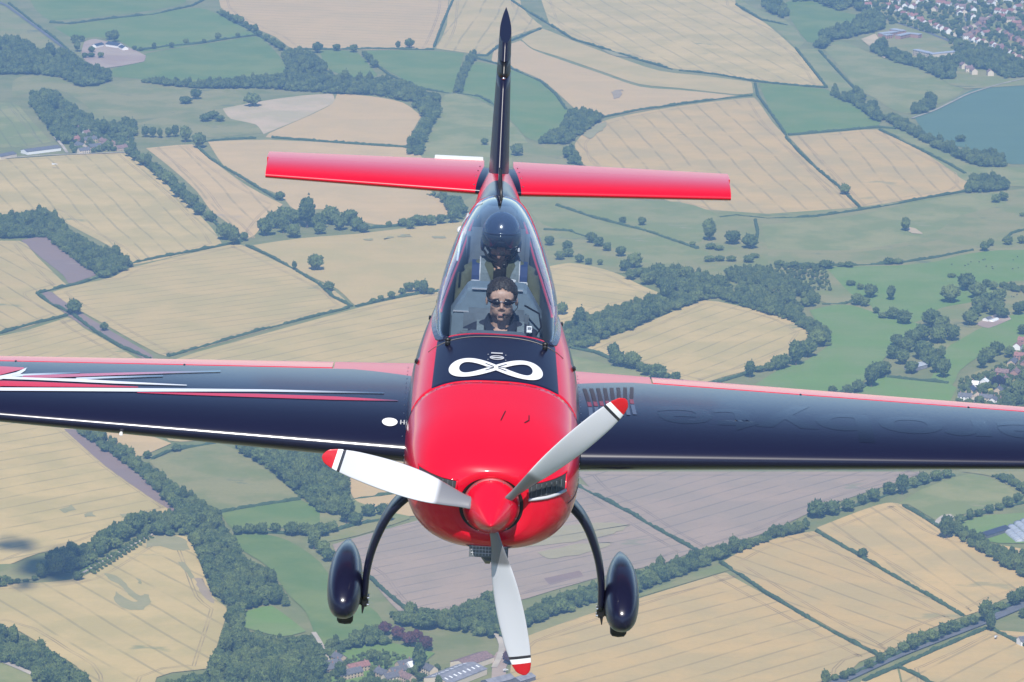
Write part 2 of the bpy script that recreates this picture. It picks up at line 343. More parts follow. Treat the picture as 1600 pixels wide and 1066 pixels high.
 ('wheat', [(785,1080),(800,1012),(860,982),(940,955),(1000,936),(1132,896),(1142,901),(1250,961),(1370,1026),(1330,1048),(1285,1080)], (850,1010,1150,930), 26, 'large golden wheat field along the bottom edge'),
 ('wheat', [(1128,880),(1180,852),(1265,832),(1280,834),(1390,898),(1505,965),(1450,985),(1376,1022),(1250,955)], (1150,890,1420,985), 26, 'golden wheat field at lower right between two hedges'),
 ('wheat', [(1276,826),(1340,801),(1385,787),(1412,791),(1500,842),(1640,925),(1600,928),(1510,963),(1390,895)], (1400,790,1560,900), 26, 'golden wheat field nearest the sheds at lower right'),
 ('wheat', [(1405,1045),(1470,1015),(1545,985),(1640,1030),(1640,1090),(1470,1090)], (1440,1060,1560,1000), 26, 'tan field in the bottom right corner'),
 ('wheat', [(1300,1090),(1345,1066),(1402,1047),(1465,1090)], None, 0, 'tan triangle at the bottom edge beside the road'),
 ('pasture', [(1402,790),(1440,766),(1520,741),(1588,766),(1590,780),(1540,795),(1482,812),(1468,818),(1420,790)], None, 0, 'worn paddock with jumps at lower right'),
 ('bright', [(1480,830),(1540,806),(1640,785),(1640,850),(1560,850),(1520,838)], None, 0, 'green lawn beside the polytunnels'),
 ('rough', [(1500,738),(1640,738),(1640,790),(1596,775),(1560,748)], None, 0, 'green field under the right wing tip'),
 ('barley', [(-30,640),(60,640),(125,680),(180,725),(276,792),(268,800),(205,822),(140,850),(60,866),(0,886),(-30,890)], (0,840,260,790), 30, 'cream field with green patches at lower left'),
 ('soil', [(100,672),(122,674),(195,726),(278,792),(270,801),(180,742)], None, 0, 'brown strip beside the diagonal wood'),
 ('stubble', [(135,672),(200,672),(268,694),(215,716),(195,708)], None, 0, 'small tan field under the left wing'),
 ('rough', [(233,722),(280,706),(335,694),(372,706),(420,738),(468,778),(400,790),(345,800),(310,782),(270,760)], None, 0, 'green field with worn lines under the left wing'),
 ('green', [(345,803),(400,792),(468,782),(522,812),(515,818),(440,826),(362,826)], None, 0, 'smaller green paddock at lower left'),
 ('green', [(360,838),(402,835),(450,846),(500,880),(532,930),(562,940),(590,960),(604,985),(580,1002),(512,1012),(495,1000),(478,958),(450,930),(420,888),(380,862)], None, 0, 'green diagonal field left of the wheel'),
 ('rough', [(500,800),(560,780),(640,790),(640,812),(560,838),(500,850)], None, 0, 'green strip behind the left undercarriage leg'),
 ('stubble', [(548,735),(640,700),(800,700),(880,745),(700,796),(640,808),(560,786),(548,770)], None, 0, 'tan corner field behind the propeller'),
 ('barley', [(-30,932),(60,912),(130,902),(200,862),(240,838),(292,840),(307,868),(332,932),(356,952),(346,988),(326,1046),(245,1060),(160,1090),(130,1058),(85,1022),(0,978),(-30,960)], (60,930,270,1050), 26, 'triangular cream field with tramlines at lower left'),
 ('rough', [(-30,890),(40,882),(110,856),(110,880),(60,906),(-30,925)], None, 0, 'grass margin at the lower left edge'),
 ('bright', [(125,893),(228,838),(238,832),(232,842),(135,897)], None, 0, 'garden strip of the orchard rows'),
 ('bright', [(380,958),(425,948),(478,988),(440,996),(382,982)], None, 0, 'green clearing inside the lower wood'),
 ('bright', [(500,1030),(540,1012),(600,1005),(640,1012),(680,1022),(640,1060),(500,1090)], None, 0, 'village lawns and gardens at the bottom edge'),
 ('pasture', [(-30,1040),(0,1036),(60,1060),(100,1090),(-30,1090)], None, 0, 'pale field in the bottom left corner'),
 ('pale', [(1382,92),(1345,62),(1372,52),(1385,48),(1420,62),(1400,80)], None, 0, 'dry playing field below the school'),
 ('rough', [(1362,45),(1355,10),(1345,-20),(1660,-20),(1660,100),(1510,140),(1440,106),(1400,92)], None, 0, 'town gardens at the top right'),
 ('rough', [(108,240),(118,205),(200,205),(215,238),(190,240)], None, 0, 'hamlet gardens at the left'),
 ('rough', [(1480,640),(1500,600),(1545,575),(1660,520),(1660,660),(1500,660)], None, 0, 'village gardens right of the wing'),
 ('yard', [(127,84),(132,66),(150,62),(200,75),(228,88),(225,97),(190,104),(145,109),(135,98)], None, 0, 'bare earth yard round the dark roofed farm'),
 ('yard', [(755,1080),(770,1030),(790,1012),(800,1030),(790,1048),(815,1080)], None, 0, 'sandy yard beside the big barn'),
 ('yard', [(1525,508),(1545,496),(1572,492),(1580,500),(1545,514)], None, 0, 'brown yard beside the white tunnel'),
]
_mats = {}
for typ, poly, tram, spc, lab in FIELDS:
    base, alt, bl, patch = TYPES[typ]
    j = rng.uniform(0.94, 1.06); base = tuple(c*j for c in base)
    ang = None
    if tram:
        a, q = at(tram[0], tram[1]), at(tram[2], tram[3]); ang = math.atan2(q[1]-a[1], q[0]-a[0])
    fo = sheet(NAMES[typ], poly, field_mat('soil_'+typ, base, alt, ang, spc or 24, 0.6, bl, 0.012, patch), lab)
    if tram:                                 # the worn double track a tractor leaves round the headland
        P = [np.array(v.co[:2]) for v in fo.data.vertices]; n_ = len(P)
        ar = sum(P[i-1][0]*P[i][1]-P[i][0]*P[i-1][1] for i in range(n_)); V = []; Fc = []
        for d0 in (12.0, 14.6):
            k0 = len(V)
            for i in range(n_):
                d = P[(i+1) % n_]-P[i-1]; d = d/(np.linalg.norm(d)+1e-9); nn = np.array([-d[1], d[0]])*(1 if ar > 0 else -1)
                for w_ in (d0, d0+1.1): q = P[i]+nn*w_; V.append((q[0], q[1], .012))
            Fc += [(k0+2*i, k0+2*((i+1) % n_), k0+2*((i+1) % n_)+1, k0+2*i+1) for i in range(n_)]
        to_ = mesh('headland_track', V, Fc, plain('track_'+typ, tuple(c*.62 for c in base), .95, var=.25, vscale=.03), fo, smooth=False)
        bmt = bmesh.new(); bmt.from_mesh(to_.data)
        for f in bmt.faces:
            if f.normal.z < 0: f.normal_flip()
        bmt.to_mesh(to_.data); bmt.free()

# patches where the crop is laid, wet or bare
PATCH = [('rough', [(163,897),(178,900),(192,908),(204,922),(218,932),(232,930),(236,942),(224,954),(204,955),(186,948),(178,934),(182,926),(192,934),(208,942),(214,940),(200,930),(188,916),(172,908)], 'dark green laid patch curling in the triangular field'),
 ('soil', [(303,905),(315,905),(328,925),(335,945),(325,940),(312,925)], 'reddish bare patch at the edge of the triangular field'),
 ('rough', [(232,842),(262,836),(290,845),(297,860),(275,862),(250,855),(228,858)], 'green patch at the tip of the triangular field'),
 ('rough', [(278,880),(288,880),(304,905),(298,906)], 'green streak beside the reddish patch'), ('rough', [(212,905),(220,907),(223,915),(216,913)], 'small green spot in the triangular field'),
 ('rough', [(93,798),(112,790),(118,797),(100,803)], 'green tuft patch in the lower left cream field'), ('rough', [(130,805),(145,802),(148,808),(133,810)], 'second green tuft patch in the lower left cream field'),
 ('rough', [(188,805),(203,803),(202,809),(190,811)], 'third green tuft patch in the lower left cream field'),
 ('rough', [(568,375),(582,374),(580,377),(570,377)], 'thin green dash at the left of the cream field by the cockpit'), ('rough', [(598,373),(614,370),(612,373),(600,375)], 'thin green dash in the cream field by the cockpit'), ('rough', [(620,369),(640,367),(642,371),(624,372)], 'longer green dash in the cream field by the cockpit'), ('rough', [(674,371),(694,369),(696,373),(680,374)], 'green dash nearest the cockpit'),
 ('rough', [(910,212),(930,196),(950,192),(940,204),(922,218)], 'greenish thin crop at the corner of the crop mark field'), ('rough', [(940,78),(985,86),(1000,92),(960,88)], 'greenish smear along the long hedge'),
 ('soil', [(955,145),(970,140),(972,150),(960,156)], 'grey smudge in the sweeping bare field'), ('pale', [(1410,355),(1430,358),(1440,366),(1425,366)], 'bare earth by the lone hillside tree'),
 ('weeds', [(800,840),(860,825),(950,818),(985,822),(960,836),(880,850),(820,856)], 'green weedy band in the reddish bare field'),
 ('weeds', [(840,865),(900,852),(960,850),(930,862),(860,875)], 'second green weedy band in the reddish bare field')]
def ragged(poly):                            # a torn outline instead of a clean one
    out = []; P = smooth_poly(poly, 5)
    for i, p in enumerate(P): k = 1.6*noise.noise(Vector((p[0]*.25, p[1]*.6, 4)))+1.2*noise.noise(Vector((p[0]*.7, p[1]*1.4, 8))); out.append((p[0]+2.2*k, p[1]+.9*k))
    return out
for typ, poly, lab in PATCH:
    poly = ragged(poly)
    base, alt, bl, patch = TYPES[typ]; sheet('crop_patch', poly, field_mat('patch_'+typ, tuple(a*.4+b_*.6 for a, b_ in zip(base, (.40,.33,.19))), tuple(a*.55+b_*.45 for a, b_ in zip(base, (.40,.33,.19))), None, 24, 0, .5, .05, None), lab, smooth=False)
# lanes and the main road
asph = plain('asphalt', (.115,.115,.12), .9, var=.15, vscale=.05); dirt = plain('dusty_track', (.42,.36,.28), .95, var=.15, vscale=.05)
path('road', [(1300,1072),(1400,1026),(1480,995),(1535,974),(1580,955),(1640,930)], 11, asph, 'grey main road running up to the right edge')
path('lane', [(-10,2),(8,8),(60,46),(92,70),(108,82)], 5, asph, 'narrow lane leading to the dark roofed farm')
path('track', [(-10,250),(40,246),(100,242),(130,242),(200,239)], 4, dirt, 'pale track along the hamlet')
path('track', [(85,215),(97,228),(105,240)], 4, dirt, 'short track past the long barn')
path('track', [(490,990),(505,1012),(512,1035)], 4, dirt, 'dusty path at the corner of the green field')
path('track', [(752,972),(785,1000),(786,1020),(772,1045)], 5, dirt, 'pale farm track curving to the barn yard')
path('lane', [(1370,25),(1400,36),(1450,52),(1490,68),(1530,90)], 6, asph, 'town street between the rows of white houses')
path('lane', [(1480,62),(1520,46),(1560,30),(1640,8)], 6, asph, 'side street climbing to the top right')
path('track', [(-10,1030),(40,1050),(90,1075)], 5, dirt, 'pale track below the bottom left wood')
path('track', [(1425,186),(1460,174),(1512,148),(1560,133),(1640,115)], 4.5, plain('worn_grass', (.30,.275,.19), .95, var=.2, vscale=.05), 'pale path edging the blue green crop')
path('track', [(1462,822),(1470,806),(1490,802),(1495,810),(1480,814)], 5, dirt, 'sandy loop track by the paddock')
path('track', [(130,897),(180,868),(240,836)], 3, dirt, 'sandy headland track below the orchard')
# ================================================================ TREES, WOODS, HEDGES
def foliage_mat(name, dark, light):
    m, nt, b = new_mat(name); setin(b, Roughness=0.9, Specular_IOR_Level=0.08)
    oi = nt.nodes.new('ShaderNodeObjectInfo'); r = S(nt, oi.outputs['Random']).pw(1.6)
    n = noise_s(nt, 7.0, 4, 0.7).step(0.32, 0.68)
    c = mix(nt, r, dark, light); c2 = mix(nt, n*0.6, c, tuple(v*1.9 for v in light))
    n2 = noise_s(nt, 16.0, 2, 0.6).step(0.5, 0.62)
    c3 = mix(nt, n2*0.65, c2, tuple(v*0.45 for v in dark))
    nt.links.new(c3, b.inputs['Base Color'])
    return m
leaf = foliage_mat('leaves', (.020,.042,.016), (.100,.125,.036))
leaf_red = foliage_mat('copper_leaves', (.050,.022,.022), (.085,.036,.032))
leaf_purple = foliage_mat('plum_leaves', (.014,.012,.018), (.02,.015,.022))
leaf_yellow = foliage_mat('golden_leaves', (.26,.27,.03), (.34,.32,.05))
bark = plain('bark', (.10,.075,.055), .9, var=.3, vscale=6)
def crown_mesh(name, seed, kind='round', sub=3, tufts=150):
    # unit crown: about 1 wide, base near z=.1, uneven lobes, leafy tufts standing out of the skin
    rr = np.random.default_rng(seed); bm = bmesh.new()
    bmesh.ops.create_icosphere(bm, subdivisions=sub, radius=1.0)
    lobes = []
    for i in range(34):
        v = rr.normal(size=3); v[2] = abs(v[2])*0.9-0.25; v /= np.linalg.norm(v); lobes.append((v, rr.uniform(.10, .36), rr.uniform(7, 26)))
    def rad(d):
        r = 0.66
        for v, a, k in lobes: r = max(r, 0.64+a*math.exp(-k*(1-float(d@v))))
        p = Vector(d*2.6)+Vector((seed, 0, 0)); r += 0.10*noise.noise(p) + 0.06*noise.noise(p*2.7) + .085*noise.noise(p*5.5)
        return r
    def shape(d, r):
        x, y, z = d*r
        if kind == 'round': s = (.56, .56, .50); zc = .50
        elif kind == 'tall': s = (.48, .48, .78); zc = .74; 
        elif kind == 'cone':
            k = 1.15-.75*max(0, min(1, (z+.9)/1.8)); s = (.52*k, .52*k, .80); zc = .76
        else: s = (.62, .62, .36); zc = .34
        if z < -.55: z = -.55-(abs(z)-.55)*.25
        return Vector((x*s[0], y*s[1], z*s[2]+zc))
    for v in bm.verts:
        d = np.array(v.co); d /= np.linalg.norm(d); v.co = shape(d, rad(d))
    for i in range(tufts):
        d = rr.normal(size=3); d[2] = d[2]*.8+.25; d /= np.linalg.norm(d); r = rad(d)*rr.uniform(.96, 1.10); c = shape(d, r)
        u = Vector(rr.normal(size=3)).normalized(); w = Vector(d).cross(u).normalized(); u = w.cross(Vector(d)).normalized()
        s = rr.uniform(.035, .085); q = Vector(d)*s*rr.uniform(.5, 1.2)
        vs = [bm.verts.new(c+u*s-q*.6), bm.verts.new(c-u*s*.5+w*s*.9-q*.6), bm.verts.new(c-u*s*.5-w*s*.9-q*.6), bm.verts.new(c+q)]
        for f in ((0, 1, 3), (1, 2, 3), (2, 0, 3)): bm.faces.new([vs[k] for k in f])
    me = bpy.data.meshes.new(name); bm.to_mesh(me); bm.free()
    me.polygons.foreach_set('use_smooth', [False]*len(me.polygons)); return me
def trunk_mesh(name, seed, h=.35):
    rr = np.random.default_rng(seed); bm = bmesh.new()
    add_tube(bm, [(0, 0, -.02), (.01, 0, h*.45), (.0, .02, h)], [.055, .04, .028], 7)
    for k in range(4):
        a = k*1.57+rr.uniform(-.4, .4); add_tube(bm, [(0, 0, h*.6), (.12*math.cos(a), .12*math.sin(a), h*1.1), (.24*math.cos(a), .24*math.sin(a), h*1.5)], [.028, .018, .009], 5)
    me = bpy.data.meshes.new(name); bm.to_mesh(me); bm.free(); me.materials.append(bark); return me
CROWNS = {}
for kind, n in (('round', 5), ('tall', 2), ('cone', 1), ('bush', 2)):
    CROWNS[kind] = [crown_mesh('crown_'+kind, 11*i+len(kind)*3, kind) for i in range(n)]
    for me in CROWNS[kind]: me.materials.append(leaf)
TRUNK = [trunk_mesh('trunk', s) for s in (1, 2, 3)]
def recolour(me, m): c = me.copy(); c.materials.clear(); c.materials.append(m); return c
CROWNS['red'] = [recolour(me, leaf_red) for me in CROWNS['round'][:2]]
CROWNS['plum'] = [recolour(CROWNS['round'][0], leaf_purple)]
CROWNS['gold'] = [recolour(CROWNS['bush'][0], leaf_yellow)]
BUILT_TREES = []                              # (ground x, y, radius) of single trees, so woods leave them room
def tree(px, py, w, label, group=None, kind=None, cat='tree'):
    k = kind or random.choices(['round', 'tall', 'bush'], [.72, .16, .12])[0]
    if w < 9 and kind is None: k = random.choice(['round', 'bush'])
    hpx = {'round': .98, 'tall': 1.3, 'cone': 1.35, 'bush': .7, 'red': .95, 'plum': .95, 'gold': .75}[k]*w
    p = at(px, py+0.45*hpx); D = w*mpp(px, py)*1.04
    nm = {'bush': 'shrub', 'gold': 'shrub', 'cone': 'conifer', 'red': 'copper_beech', 'plum': 'plum_tree'}.get(k, 'tree')
    e = empty(nm, (p[0], p[1], GROUND+.3), (0, 0, random.uniform(0, 6.28)))
    s = D; e.scale = (s, s*random.uniform(.92, 1.08), s*random.uniform(.92, 1.1))
    me = random.choice(CROWNS[k])
    c = bpy.data.objects.new('crown', me); COL.objects.link(c); c.parent = e
    t = bpy.data.objects.new('trunk', random.choice(TRUNK)); COL.objects.link(t); t.parent = e
    BUILT_TREES.append((p[0], p[1], D*.42))
    return tag(e, label, cat if nm not in ('shrub',) else 'shrub', group)
LONE = [  # trees one can point to
 (493,412,25,'large lone round tree standing in the cream field left of the cockpit','round'),
 (460,417,9,'small bushy tree beside the hedge in the cream field','tall'),
 (514,448,17,'round tree astride the thin hedge left of the canopy','round'),
 (116,482,24,'big dark tree standing on the brown strip at left','round'),
 (163,512,13,'small round tree lower down the brown strip hedge','round'),
 (438,307,15,'round tree on the hedge below the left tailplane','round'),
 (395,156,24,'big dark tree at the right end of the dull meadow','round'),
 (640,69,15,'tall tree with a forked crown on the field edge by the top','round'),
 (622,72,9,'small tree just left of the forked tree at the top','tall'),
 (306,148,17,'round tree above a bush in the upper left meadow','round'),
 (290,157,18,'low bush below the round tree in the upper left meadow','bush'),
 (312,222,22,'round dark tree at the head of the pink stubble field','round'),
 (1415,352,17,'lone dark tree on the pale hillside meadow','tall'),
 (1320,297,17,'round tree on the hedge between the two wheat fields','round'),
 (1392,460,17,'lone upright tree in the bright green pasture','tall'),
 (1485,461,28,'broad lone tree in the bright pasture under the cows','round'),
 (1360,456,22,'round tree at the edge of the bright pasture','round'),
 (1487,431,11,'small low bush above the broad lone tree','bush'),
 (973,344,12,'left one of two small trees on the meadow hedge','round'),
 (1003,347,13,'right one of two small trees on the meadow hedge','round'),
 (970,394,17,'round tree in the meadow above the tree belt','round'),
 (1108,362,26,'dark tree at the left corner of the small square meadow','tall'),
 (1145,372,24,'round dark tree inside the small square meadow','round'),
 (1172,378,25,'round dark tree at the right corner of the square meadow','round'),
 (1348,865,17,'lone tree on the hedge between the golden wheat fields','round'),
 (1172,580,18,'pointed tree at the end of the wheat field above the right wing','tall'),
 (878,484,19,'round tree pressed against the right side of the canopy outline','round'),
 (808,235,20,'round tree just right of the fin base','round'),
 (757,222,11,'small tree just left of the fin base','round'),
 (1501,217,15,'small lone tree standing out in the blue green crop','bush'),
 (1560,598,21,'dark purple round tree among the village houses','plum'),
 (1547,611,9,'bright yellow green shrub below the dark purple tree','gold'),
 (655,1033,30,'broad dark conifer in the village garden','cone'),
 (795,1030,21,'dark copper beech beside the sandy yard','red'),
 (230,711,14,'round tree at the tip of the green field under the left wing','round'),
 (276,700,15,'round tree on the short hedge under the left wing','round'),
 (122,901,16,'round tree at the end of the orchard garden','round'),
 (583,470,10,'small tree where three hedges meet left of the canopy','bush'),
]
for px, py, w, lab, k in LONE: tree(px, py, w, lab, None, k)
ROWS = [  # (group, shared label, kind, [(x, y, width)])
 ('hedgerow trees by the dark roofed farm', 'small tree on the hedge running right from the dark roofed farm', 'round', [(211,76,7),(220,77,7),(241,73,7),(268,71,8),(292,66,9),(318,65,6),(342,57,10),(370,56,8)]),
 ('trees along the top stubble field', 'tree in the line edging the wide stubble field at the top', 'round', [(347,21,11),(355,24,8),(361,28,9),(370,31,11),(378,33,9),(385,39,9),(391,44,8),(398,46,9),(405,53,9),(415,60,11),(425,66,11),(433,70,10),(440,74,10)]),
 ('trees round the dark roofed farm', 'tree close beside the dark roofed farm buildings', None, [(118,62,14),(129,61,9),(144,78,11),(144,87,10),(158,87,10),(133,87,10),(170,56,15),(179,58,13),(120,74,13)]),
 ('trees between stubble and green field', 'tree on the edge below the wide stubble field', 'round', [(552,76,14),(527,75,11),(497,76,17),(575,92,14),(583,100,13),(568,85,10)]),
 ('scrub in the bleached field', 'dark bushy tree in the clump by the bleached field', 'bush', [(320,185,16),(332,180,18),(344,186,14)]),
 ('tree row above the hamlet field', 'tree in the short row right of the hamlet', 'tall', [(228,207,13),(238,208,13),(249,210,11),(263,208,12),(274,207,12),(290,211,19)]),
 ('tree line between tan and pink fields', 'tree in the long line between the tan field and the pink stubble', 'round', [(203,238,15),(212,244,16),(222,250,16),(231,254,13),(240,262,12),(246,267,15),(254,273,15),(262,279,17),(272,290,17),(281,298,18),(290,308,19),(299,316,19),(312,327,21),(325,338,13),(333,342,11),(352,364,23),(366,370,19),(382,371,13)]),
 ('clump under the left tailplane', 'tree in the dark clump between hedge and cream field', 'round', [(415,357,28),(428,345,26),(445,336,27),(462,340,25),(460,362,22),(480,338,30),(498,346,25),(516,338,29),(530,351,22),(546,341,25),(557,352,21),(570,357,17),(443,352,20),(500,358,18)]),
 ('trees on the hedge left of the canopy', 'tree on the hedge running into the aircraft below the clump', 'round', [(608,351,9),(630,348,13),(655,344,24),(640,352,14),(672,346,16),(690,343,15),(706,338,18),(718,330,20)]),
 ('tree group left of the canopy', 'tree in the little group left of the canopy', 'round', [(612,462,13),(630,457,11),(640,450,15),(652,449,18),(661,452,16),(672,455,12),(595,467,9)]),
 ('trees down the meadow slope', 'tree on the meadow slope right of the canopy', 'round', [(925,373,17),(935,379,15),(949,387,13),(887,385,15),(888,396,15),(905,405,13),(920,409,11),(860,378,14),(874,400,16),(938,411,9)]),
 ('trees at the top of the belt', 'tree at the upper end of the wide tree belt', 'round', [(975,416,17),(990,408,24),(1030,424,24),(1010,436,20),(985,430,18),(1050,432,22),(1072,430,24)]),
 ('bushes below the square meadow', 'bush below the small square meadow', 'bush', [(1081,381,9),(1110,405,15),(1126,405,13),(1144,405,13),(1168,406,15),(1179,400,13),(1110,385,14),(1125,388,12)]),
 ('bushes along the meadow foot', 'bush in the broken line along the bright pasture', 'bush', [(1218,412,15),(1240,414,15),(1262,415,15),(1292,414,19),(1315,414,12),(1326,414,13),(1390,409,15),(1402,409,13),(1270,416,12),(1230,415,12)]),
 ('shrubs by the bright pasture', 'shrub at the left end of the bright pasture', None, [(1343,449,11),(1328,443,13),(1338,469,19),(1351,473,16),(1395,490,22),(1413,497,21),(1380,493,15),(1260,472,18),(1270,470,16),(1370,486,10)]),
 ('trees at the right edge of the meadows', 'small tree near the right edge of the meadows', 'round', [(1537,387,15),(1548,380,11),(1575,377,15),(1596,376,13),(1555,311,15),(1568,308,15),(1598,336,9)]),
 ('copse by the white tunnel', 'tree in the copse behind the white tunnel shed', 'round', [(1510,442,27),(1526,455,25),(1540,444,14),(1545,470,28),(1556,482,26),(1530,478,24),(1561,462,22),(1567,490,18),(1552,448,14),(1590,484,18),(1600,478,18)]),
 ('copse above the grey barn', 'tree in the big copse above the grey barn', 'round', [(1455,500,28),(1470,506,27),(1440,521,26),(1425,528,24),(1465,525,26),(1486,522,24),(1406,536,18),(1516,498,24),(1526,487,18),(1400,532,20),(1415,541,24),(1440,548,30),(1451,560,29),(1410,560,22),(1395,551,22),(1425,575,20)]),
 ('conifers right of the grey barn', 'dark upright tree in the pair right of the grey barn', 'tall', [(1471,553,15),(1461,572,20),(1475,578,22)]),
 ('trees above the right wing', 'tree on the slope just above the right wing', 'round', [(1372,581,24),(1360,591,24),(1341,605,20),(1381,577,18),(1325,611,15),(1302,612,11)]),
 ('trees by the village', 'tree at the edge of the village right of the wing', 'round', [(1545,555,27),(1556,545,22),(1535,565,18),(1576,552,16),(1588,610,26),(1578,625,22),(1598,515,18),(1600,590,14),(1597,628,20)]),
 ('hedge trees at the right wing root', 'tree on the hedge above the right wing root', 'round', [(958,555,20),(968,563,18),(988,566,20),(1010,580,18),(1026,582,20),(1001,575,13),(1056,590,13),(1040,588,10)]),
 ('trees at the wheat field corner', 'tree on the lower edge of the pale wheat field above the wing', 'round', [(1216,568,20),(1276,530,24),(1262,546,22),(1245,556,20),(1226,566,18),(1200,574,13),(1186,577,12)]),
 ('roadside trees at lower right', 'tree in the row along the main road', 'round', [(1392,1020,16),(1425,1005,22),(1410,1012,16),(1456,994,22),(1475,985,20),(1490,980,18),(1507,975,14),(1520,970,14),(1540,960,22),(1560,948,20),(1584,937,22),(1597,930,20),(1548,976,15),(1330,1051,14),(1318,1057,12),(1305,1060,12),(1290,1062,13),(1440,1000,16),(1358,1039,13),(1374,1031,12),(1600,958,18)]),
 ('belt trees below the right wing', 'tree in the belt between the bare field and golden wheat', 'round', [(1276,796,23),(1300,794,22),(1325,790,18),(1345,782,16),(1365,775,16),(1390,765,18),(1411,760,19),(1426,755,17),(1442,748,16),(1462,744,15),(1480,741,14)]),
 ('trees by the long shed', 'tree at the corner by the long dark shed', 'round', [(1480,826,23),(1500,812,15),(1515,806,13),(1530,802,13),(1545,797,13),(1560,792,13),(1575,786,14),(1590,780,15)]),
 ('trees behind the undercarriage leg', 'tree in the row behind the left undercarriage leg', 'round', [(540,802,22),(575,798,22),(598,797,18),(555,812,20),(520,824,18),(500,830,18),(478,828,18),(455,828,18),(430,826,15),(408,828,14),(390,828,14),(372,830,12),(505,855,22),(515,868,18),(490,845,20),(605,806,16)]),
 ('copper beeches by the village', 'reddish copper beech in the belt above the village', 'red', [(640,1000,26),(664,1008,24),(620,992,22),(602,984,20),(652,994,20)]),
 ('village trees at the bottom', 'garden tree among the village houses at the bottom', 'round', [(532,1052,20),(570,1035,16),(605,1030,9),(612,1048,13),(640,1050,12),(480,1058,22),(510,1060,16),(700,1048,8),(720,1056,9)]),
]
for grp, lab, k, L in ROWS:
    pos = places(L)
    join = any(t in grp for t in ('roadside', 'belt trees', 'tree line', 'undercarriage', 'long shed', 'root', 'top stubble', 'corner', 'above the right'))
    for i, (px, py, w) in enumerate(L): tree(px+random.uniform(-1.5, 1.5), py, w*(random.uniform(1.0, 1.35) if join else random.uniform(.95, 1.1)), lab+', '+pos[i], grp, k if random.random() < .7 else random.choice([k, 'tall', None]) if k == 'round' else k)

# woods: crowns too many to count, one object for each wood
PROTO = bpy.data.collections.new('wood_crowns')            # not linked to the scene: only read by the scatter
for i, me in enumerate(CROWNS['round']+CROWNS['tall'][:2]+CROWNS['bush'][:1]):
    PROTO.objects.link(bpy.data.objects.new('wood_crown', me))
PROTO_RED = bpy.data.collections.new('wood_crowns_red')
for me in CROWNS['red']: PROTO_RED.objects.link(bpy.data.objects.new('wood_crown', me))
def scatter_group(coll):
    ng = bpy.data.node_groups.new('scatter', 'GeometryNodeTree')
    ng.interface.new_socket('Geometry', in_out='INPUT', socket_type='NodeSocketGeometry'); ng.interface.new_socket('Geometry', in_out='OUTPUT', socket_type='NodeSocketGeometry')
    N = ng.nodes.new; gi, go = N('NodeGroupInput'), N('NodeGroupOutput'); ip = N('GeometryNodeInstanceOnPoints'); ci = N('GeometryNodeCollectionInfo')
    ci.inputs['Collection'].default_value = coll; ci.inputs['Separate Children'].default_value = True; ci.inputs['Reset Children'].default_value = True
    a = N('GeometryNodeInputNamedAttribute'); a.data_type = 'FLOAT_VECTOR'; a.inputs[0].default_value = 'size'
    q = N('FunctionNodeRandomValue'); q.data_type = 'FLOAT_VECTOR'; q.inputs[0].default_value = (0, 0, 0); q.inputs[1].default_value = (0, 0, 6.28)
    L = ng.links.new; L(gi.outputs[0], ip.inputs['Points']); L(ci.outputs[0], ip.inputs['Instance']); ip.inputs['Pick Instance'].default_value = True
    L(a.outputs[0], ip.inputs['Scale']); L(q.outputs[0], ip.inputs['Rotation']); L(ip.outputs[0], go.inputs[0])
    return ng
SC, SC_RED = scatter_group(PROTO), scatter_group(PROTO_RED)
def inside(p, poly):
    x, y = p; r = False; n = len(poly)
    for i in range(n):
        x1, y1 = poly[i]; x2, y2 = poly[i-1]
        if (y1 > y) != (y2 > y) and x < (x2-x1)*(y-y1)/(y2-y1)+x1: r = not r
    return r
N_WOOD = [0]
